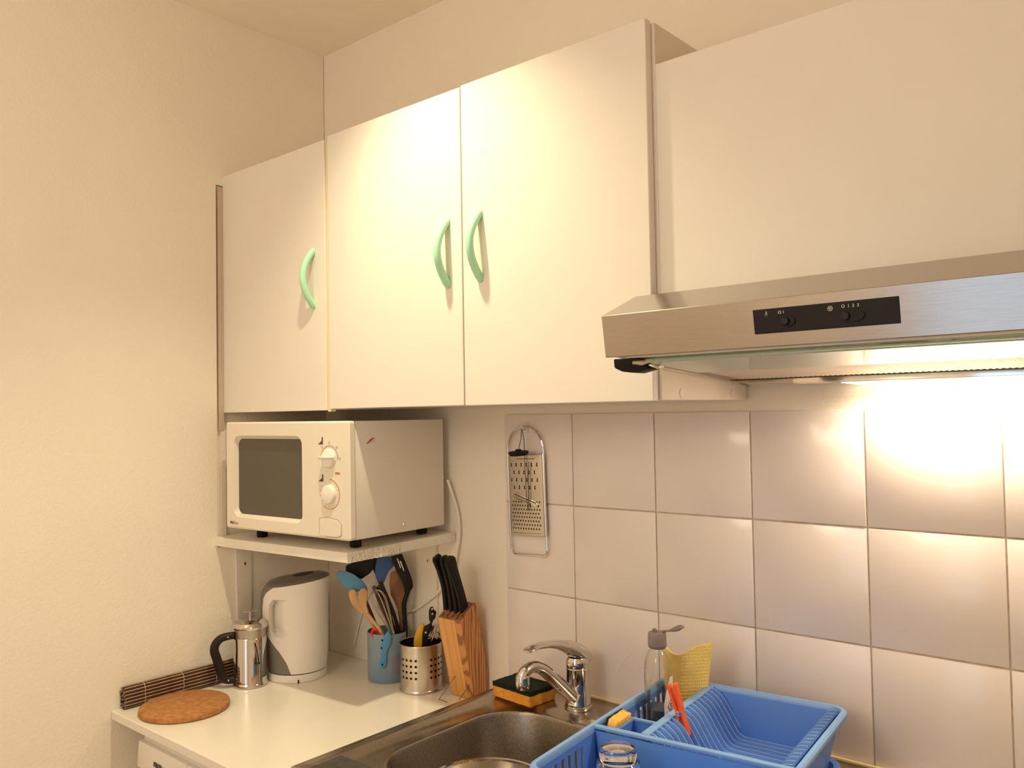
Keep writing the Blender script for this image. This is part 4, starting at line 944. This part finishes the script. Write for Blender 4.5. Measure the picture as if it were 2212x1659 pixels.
# ---------------------------------------------------------------- drip tray and dish rack
RZ = math.radians(6.2)
tr = thing('drip_tray', 'blue drip tray under the dish rack, its far corner showing by the wall', 'tray', (1.138, -.078, 0), RZ)
tx0, tx1, ty0, ty1 = .006, .322, -.470, .0050
TZ = SZ + .0006
rings = [rrect(tx0 + .018, ty0 + .018, tx1 - .018, ty1 - .018, .03, TZ, 8), rrect(tx0 + .006, ty0 + .006, tx1 - .006, ty1 - .006, .04, TZ + .012, 8), rrect(tx0, ty0, tx1, ty1, .045, TZ + .0145, 8), rrect(tx0, ty0, tx1, ty1, .045, TZ + .0165, 8),
         rrect(tx0 + .010, ty0 + .010, tx1 - .010, ty1 - .010, .038, TZ + .0165, 8), rrect(tx0 + .015, ty0 + .015, tx1 - .015, ty1 - .015, .035, TZ + .0035, 8)]
obj('pan', loft(rings, cap=(True, True)), 'blue', tr, smooth=True)
rk = thing('dish_rack', 'blue plastic dish rack with plate ribs and cutlery bins on the drainer', 'dish rack', (1.138, -.078, 0), RZ)
RW, RL, rz1, rz0 = .334, .490, 1.0655, .9700
a_, b_ = .0115, .030
rings = [rrect(.0015, -RL + .0015, RW - .0015, -.0015, .030, rz1 - .0105, 8), rrect(0, -RL, RW, 0, .031, rz1 - .0080, 8), rrect(.0005, -RL + .0005, RW - .0005, -.0005, .031, rz1 - .0025, 8), rrect(.003, -RL + .003, RW - .003, -.003, .029, rz1, 8),
         rrect(a_ - .002, -RL + a_ - .002, RW - a_ + .002, -a_ + .002, .022, rz1, 8), rrect(a_, -RL + a_, RW - a_, -a_, .020, rz1 - .003, 8), rrect(a_ + .001, -RL + a_ + .001, RW - a_ - .001, -a_ - .001, .019, rz1 - .010, 8), rrect(.0025, -RL + .0025, RW - .0025, -.0025, .029, rz1 - .0105, 8)]
obj('rim', loft(rings, cap=(False, False)), 'rimsheen', rk, smooth=True)
def slab(q, th, bm=None):
    q = [Vector(p) for p in q]; nrm = (q[1] - q[0]).cross(q[3] - q[0]).normalized()
    return prism(q, nrm * th, bm)
zt = rz1 - .008
VM = .2900   # front divider
ring = lambda o_, z_, t_: rrect((o_ if o_ < .02 else .0145) + t_, -RL + o_ + t_, RW - o_ - t_, -o_ - t_, .022, z_, 8)
rg = [ring(a_, zt, 0), ring(b_, rz0, 0), ring(b_, rz0, .002), ring(a_, zt, .002)]
bm = bmesh.new(); vv = [[bm.verts.new(p) for p in r_] for r_ in rg]; nn = len(rg[0])
for i in range(4):
    for k in range(nn):
        if k == 17: continue      # the left side is open bars
        bm.faces.new((vv[i][k], vv[i][(k + 1) % nn], vv[(i + 1) % 4][(k + 1) % nn], vv[(i + 1) % 4][k]))
obj('side_wall', bm, 'blue', rk, smooth=True)
# left wall: solid bands and open bars
def lw(v, z): t = (zt - z) / (zt - rz0); return (a_ + (.0145 - a_) * t, -v, z)
zA, zB = 1.0460, .9820
bm = bmesh.new()
for v0, v1 in ((.034, RL - .034),):
    slab([lw(v1, zt), lw(v0, zt), lw(v0, zA), lw(v1, zA)], .002, bm); slab([lw(v1, zB), lw(v0, zB), lw(v0, rz0), lw(v1, rz0)], .002, bm)
for v0, v1 in ((.034, .040), (.190, .335), (.4555, .457)): slab([lw(v1, zA), lw(v0, zA), lw(v0, zB), lw(v1, zB)], .002, bm)
obj('left_wall', bm, 'blue', rk)
for grp in ([.346 + .0195 * k for k in range(6)], [.058 + .0205 * k for k in range(7)]):
    for v in grp: obj('bar', slab([lw(v + .0045, zA), lw(v - .0045, zA), lw(v - .0045, zB), lw(v + .0045, zB)], .0025), 'blue', rk)
obj('floor_panel', prism(ring(b_, rz0 + .0002, .001), (0, 0, .002)), 'blue', rk)
# front divider: wide wall across, with top rail
obj('divider_wall', slab([(RW - a_, -VM - .004, zt), (a_, -VM - .004, zt), (b_, -VM - .012, rz0), (RW - b_, -VM - .012, rz0)], .002), 'blue', rk)
obj('divider_rail', prism([(.004, -VM - .0065, rz1 - .0005), (RW - .004, -VM - .0065, rz1 - .0005), (RW - .004, -VM + .0045, rz1 - .0005), (.004, -VM + .0045, rz1 - .0005)], (0, 0, -.006), bev=.0018), 'rimsheen', rk, smooth=True)
# rail between plate section and cutlery strip
obj('middle_rail', prism([(.0865, -.004, rz1 - .0005), (.1010, -.004, rz1 - .0005), (.1010, -VM, rz1 - .0005), (.0865, -VM, rz1 - .0005)], (0, 0, -.005), bev=.0018), 'rimsheen', rk, smooth=True)
obj('middle_wall', slab([(.0885, -.008, zt + .003), (.0885, -VM, zt + .003), (.0885, -VM, rz0), (.0885, -.030, rz0)], .002), 'blue', rk)
# plate basin panel under the ribs
prf = [(.101, 1.0610), (.108, 1.0540), (.135, 1.0100), (.150, .9900), (.164, .9842), (.262, .9835), (.276, .9920), (.300, 1.030), (.317, 1.0590)]
bm = loft([[(u_, -v_, z_) for u_, z_ in prf] + [(u_, -v_, z_ - .002) for u_, z_ in prf[::-1]] for v_ in (.014, VM - .004)])
obj('plate_basin', bm, 'blue', rk)
top = spline([(.0955, 1.0652), (.1060, 1.0630), (.1140, 1.0585), (.1230, 1.0505), (.1405, 1.0226), (.1530, 1.0030), (.1600, .9980), (.1690, .9954), (.2100, .9947), (.2500, .9942), (.2625, .9990), (.2730, 1.0180), (.2810, 1.0330), (.2909, 1.0483), (.2988, 1.0576), (.3060, 1.0622), (.3170, 1.0637)], 2)
rib = None
for k in range(17):
    v_ = .0250 + k * .01580
    if rib is None:
        bm = bmesh.new()
        def under(u_):
            for p, q in zip(prf, prf[1:]):
                if u_ <= q[0]: t = max(0, (u_ - p[0]) / (q[0] - p[0])); return p[1] + (q[1] - p[1]) * t
            return prf[-1][1]
        for p, q in zip(top, top[1:]):
            prism([(p[0], 0, p[1]), (q[0], 0, q[1]), (q[0], 0, min(q[1] - .001, under(q[0]) - .001)), (p[0], 0, min(p[1] - .001, under(p[0]) - .001))], (0, .0017, 0), bm)
        o = obj('rib', bm, 'ribshine', rk); rib = o.data
    else:
        o = bpy.data.objects.new('rib', rib); COL.objects.link(o); o.parent = rk
    o.location = (0, -v_, 0)
for fx_, fy_ in ((.05, -.05), (.27, -.05), (.05, -.44), (.27, -.44)):
    obj('foot', box((fx_ - .008, fy_ - .008, TZ + .0037), (fx_ + .008, fy_ + .008, rz0 + .001), .001), 'blue', rk)
# cutlery bins
def rail(x0, y0, x1, y1, nm='bin_rail'):
    lo = (min(x0, x1), min(y0, y1), rz1 - .007); hi = (max(x0, x1), max(y0, y1), rz1 - .0012); return obj(nm, box(lo, hi, .0015), 'rimsheen', rk, smooth=True)
rail(.006, -.2320, .090, -.2270)
obj('bin_wall', box((.020, -.2310, rz0), (.086, -.2290, rz1 - .005)), 'blue', rk)
rail(.0435, -VM, .0485, -.228)
obj('bin_wall', box((.0450, -VM, rz0), (.0470, -.229, rz1 - .005)), 'blue', rk)
# small used sponge in the first bin
def R_(u_, v_, z_): 
    c, s = math.cos(RZ), math.sin(RZ); return (1.138 + u_ * c + v_ * s, -.078 + u_ * s - v_ * c, z_)
sg2 = thing('sponge', 'small yellow sponge leaning in the front left bin of the dish rack', 'sponge', R_(.0300, .2590, 1.0480), RZ)
sg2.rotation_euler = (0, math.radians(14), RZ)
obj('foam', rough_box((-.0065, -.0255, -.034), (.0095, .0255, .0265), 5, 8, 8, .0007), 'spongey', sg2, smooth='all')
obj('scouring_pad', rough_box((-.0105, -.0255, -.034), (-.0065, .0255, .0262), 4, 8, 8, .0006), 'pad', sg2, smooth='all')

# ---------------------------------------------------------------- soap bottle, cloth, peg, tumbler
sb = thing('soap_bottle', 'clear washing-up liquid bottle with grey flip cap in the dish rack', 'bottle', R_(.0385, .1150, rz0 + .0025), math.radians(-40))
prof = [(.0245, 0), (.0278, .003), (.0284, .010), (.0280, .040), (.0276, .080), (.0284, .115), (.0282, .138), (.0262, .154), (.0215, .166), (.0155, .1725), (.0140, .176), (.0140, .182)]
obj('shell', lathe(prof + [(r - .0010 if i else .0001, max(.0012, z)) for i, (r, z) in list(enumerate(prof))[::-1]], 44, sx=1.0, sy=.84, cap=(True, False)), 'pet', sb, smooth=True)
obj('soap', lathe([(.0215, .004), (.0255, .010), (.0252, .040), (.0250, .074), (.0001, .074)], 40, sy=.82), 'soap', sb, smooth=True)
obj('cap', lathe([(.0140, .1760), (.0158, .1780), (.0164, .182), (.0160, .2000), (.0148, .2030), (.0001, .2040)], 36), 'capgrey', sb, smooth=True)
lid = obj('flip_lid', xform(loft([[(x, hw * math.cos(a), z + hh * math.sin(a)) for a in [2 * PI * k / 14 for k in range(14)]] for x, hw, z, hh in ((.010, .0040, .2045, .0015), (.022, .0040, .2055, .0016), (.030, .0085, .2075, .0035), (.038, .0085, .2100, .0050), (.044, .0050, .2120, .0030), (.048, .0010, .2110, .0008))]), Matrix.Rotation(math.radians(78), 4, 'Z')), 'capgrey', sb, smooth=True)
obj('nozzle', lathe([(.0042, .2035), (.0040, .2070), (.0026, .2085), (.0001, .2085)], 16, c=(-.004, -.003, 0)), 'capgrey', sb, smooth=True)
# paper label on the side turned to the wall corner
def lb(a, z, off=.0006):
    r, k = .0285, .84; return ((r + off) * math.cos(a), (r + off) * k * math.sin(a), z)
A0, A1 = math.radians(0), math.radians(105)
bm = bmesh.new(); nz_ = 22; na = 14; G = []
for j in range(nz_ + 1):
    z = .012 + .120 * j / nz_; sh_ = max(0, (z - .085) / .047); g0 = A0 + .55 * sh_ ** 1.5; g1 = A1 - .55 * sh_ ** 1.5
    G.append([bm.verts.new(lb(g0 + (g1 - g0) * i / na, z)) for i in range(na + 1)])
for j in range(nz_):
    for i in range(na): bm.faces.new((G[j][i], G[j][i + 1], G[j + 1][i + 1], G[j + 1][i]))
lab = obj('label', bm, 'label', sb, smooth='all')
bm = bmesh.new()
for k in range(9):
    z = .050 - k * .0030 + .012; bmq = [lb(math.radians(t), z, .0009) for t in (8, 24, 42, 60)]; loft([bmq, [(x, y, q + .0010) for x, y, q in bmq]], bm, cap=(False, False), closed=False)
for k in range(5):
    z = .112 - k * .0032; bmq = [lb(math.radians(t), z, .0009) for t in (32, 48, 60)]; loft([bmq, [(x, y, q + .0010) for x, y, q in bmq]], bm, cap=(False, False), closed=False)
obj('small_print', bm, 'print', lab)
bm = bmesh.new(); c0 = math.radians(34); dz_ = .011; da = math.radians(17)
dm = [(c0 - da, .083), (c0, .083 - dz_), (c0 + da, .083), (c0, .083 + dz_), (c0 - da, .083)]
for (p, z0_), (q, z1_) in zip(dm, dm[1:]):
    A = [lb(p + (q - p) * t / 4, z0_ + (z1_ - z0_) * t / 4, .0010) for t in range(5)]; tube(A, .0006, 5, bm=bm)
obj('hazard_diamond', bm, 'redprint', lab)
bm = tube([lb(c0, .080, .001), lb(c0, .0875, .001)], [.0005, .0010], 6); tube([lb(c0, .0765, .001), lb(c0, .0780, .001)], .0007, 6, bm=bm)
obj('exclamation_mark', bm, 'print', lab)
bm = bmesh.new()
for k in range(4):
    t0 = math.radians(12 + k * 11); tube([lb(t0, .020, .001), lb(t0, .030, .001)], .0009, 5, bm=bm); tube([lb(t0, .030, .001), lb(t0 + .12, .028 - .008 * (k % 2), .001)], .0007, 5, bm=bm)
obj('red_lettering', bm, 'redprint', lab)

cl_ = thing('sponge_cloth', 'yellow folded sponge cloth standing behind the soap bottle', 'cloth')
row = [R_(.0190, .0320, 0), R_(.0240, .0380, 0), R_(.0340, .0500, 0), R_(.0460, .0580, 0), R_(.0530, .0580, 0), R_(.0610, .0520, 0), R_(.0730, .0400, 0), R_(.0850, .0270, 0)]
sp_ = spline(row, 18); n = len(sp_)
def ztop(t): return 1.1320 - .0085 * math.sin(PI * min(1, t * 1.25)) + .012 * max(0, t - .55) / .45
rowsF = []; nzc = 90
bm = bmesh.new(); F = []; Bk = []
for i, p in enumerate(sp_):
    t = i / (n - 1); a = sp_[max(0, i - 1)]; b2 = sp_[min(n - 1, i + 1)]; tg = (b2 - a).normalized(); nr = Vector((tg.y, -tg.x, 0))
    cf, cb = [], []
    for j in range(nzc + 1):
        z = 1.000 + (ztop(t) - 1.000) * j / nzc
        emb = .0012 * max(0, math.sin(t * 120) * math.sin(z * 520)) + .0009 * max(0, math.sin(t * 120 + PI) * math.sin(z * 520 )) if t > .55 else 0
        q = Vector((p.x, p.y, z)) + Vector((.020, .012, 0)) * ((z - 1.00) / .14) * (t - .25)
        cf.append(bm.verts.new(q + nr * (.0022 + emb))); cb.append(bm.verts.new(q - nr * .0022))
    F.append(cf); Bk.append(cb)
for i in range(n - 1):
    for j in range(nzc):
        bm.faces.new((F[i][j], F[i + 1][j], F[i + 1][j + 1], F[i][j + 1])); bm.faces.new((Bk[i][j], Bk[i][j + 1], Bk[i + 1][j + 1], Bk[i + 1][j]))
    bm.faces.new((F[i][nzc], F[i + 1][nzc], Bk[i + 1][nzc], Bk[i][nzc])); bm.faces.new((F[i][0], Bk[i][0], Bk[i + 1][0], F[i + 1][0]))
for i in (0, n - 1):
    for j in range(nzc): bm.faces.new((F[i][j], F[i][j + 1], Bk[i][j + 1], Bk[i][j]))
obj('sheet', bm, 'cloth', cl_, smooth=True)

pgm = Matrix.Translation(R_(.1165, .1909, 1.0580)) @ Matrix.Rotation(RZ, 4, 'Z') @ Matrix.Rotation(math.radians(-17), 4, 'Y') @ Matrix.Scale(1.08, 4)
pe = thing('clothes_peg', 'orange plastic clothes peg leaning on the middle rail of the dish rack', 'clothes peg')
pe.matrix_basis = pgm
for sgn in (-1, 1):
    hp = [(sgn * .0012, 0, -.022), (sgn * .0050, 0, -.020), (sgn * .0062, 0, -.004), (sgn * .0052, 0, .012), (sgn * .0078, 0, .056), (sgn * .0040, 0, .057), (sgn * .0008, 0, .014), (sgn * .0030, 0, .003), (sgn * .0022, 0, -.008)]
    if sgn < 0: hp = hp[::-1]
    obj('jaw', prism([(x, -.0058, z) for x, y, z in hp], (0, .0116, 0), bev=.0006), 'orange', pe)
obj('spring', tube([(.0062, -.0063, .001), (.0064, -.0063, .016), (0, -.0065, .0175), (-.0064, -.0063, .016), (-.0062, -.0063, .001)], .0007, 6), 'chrome', pe, smooth=True)
bm = lathe([(.0030, -.0062), (.0030, .0062)], 14); obj('spring_coil', xform(bm, Matrix.Translation((0, 0, .0135)) @ Matrix.Rotation(PI / 2, 4, 'X')), 'chrome', pe, smooth=True)

gl = thing('tumbler', 'clear glass tumbler upside down in the front of the dish rack', 'glass', (1.2650, -.4310, rz0 + .0025))
out = [(.0360, 0), (.0362, .002), (.0340, .040), (.0318, .0745), (.0316, .0765), (.0284, .0790), (.0280, .0820), (.0272, .0935), (.0240, .0985), (.0190, .1000), (.0001, .0998)]
inn = [(.0001, .0800), (.0180, .0800), (.0245, .0770), (.0275, .0700), (.0310, .036), (.0338, .0015), (.0345, 0)]
ringz = []
bm = lathe(out + inn, 56, cap=(False, False))
obj('glass', bm, 'glass', gl, smooth=True)
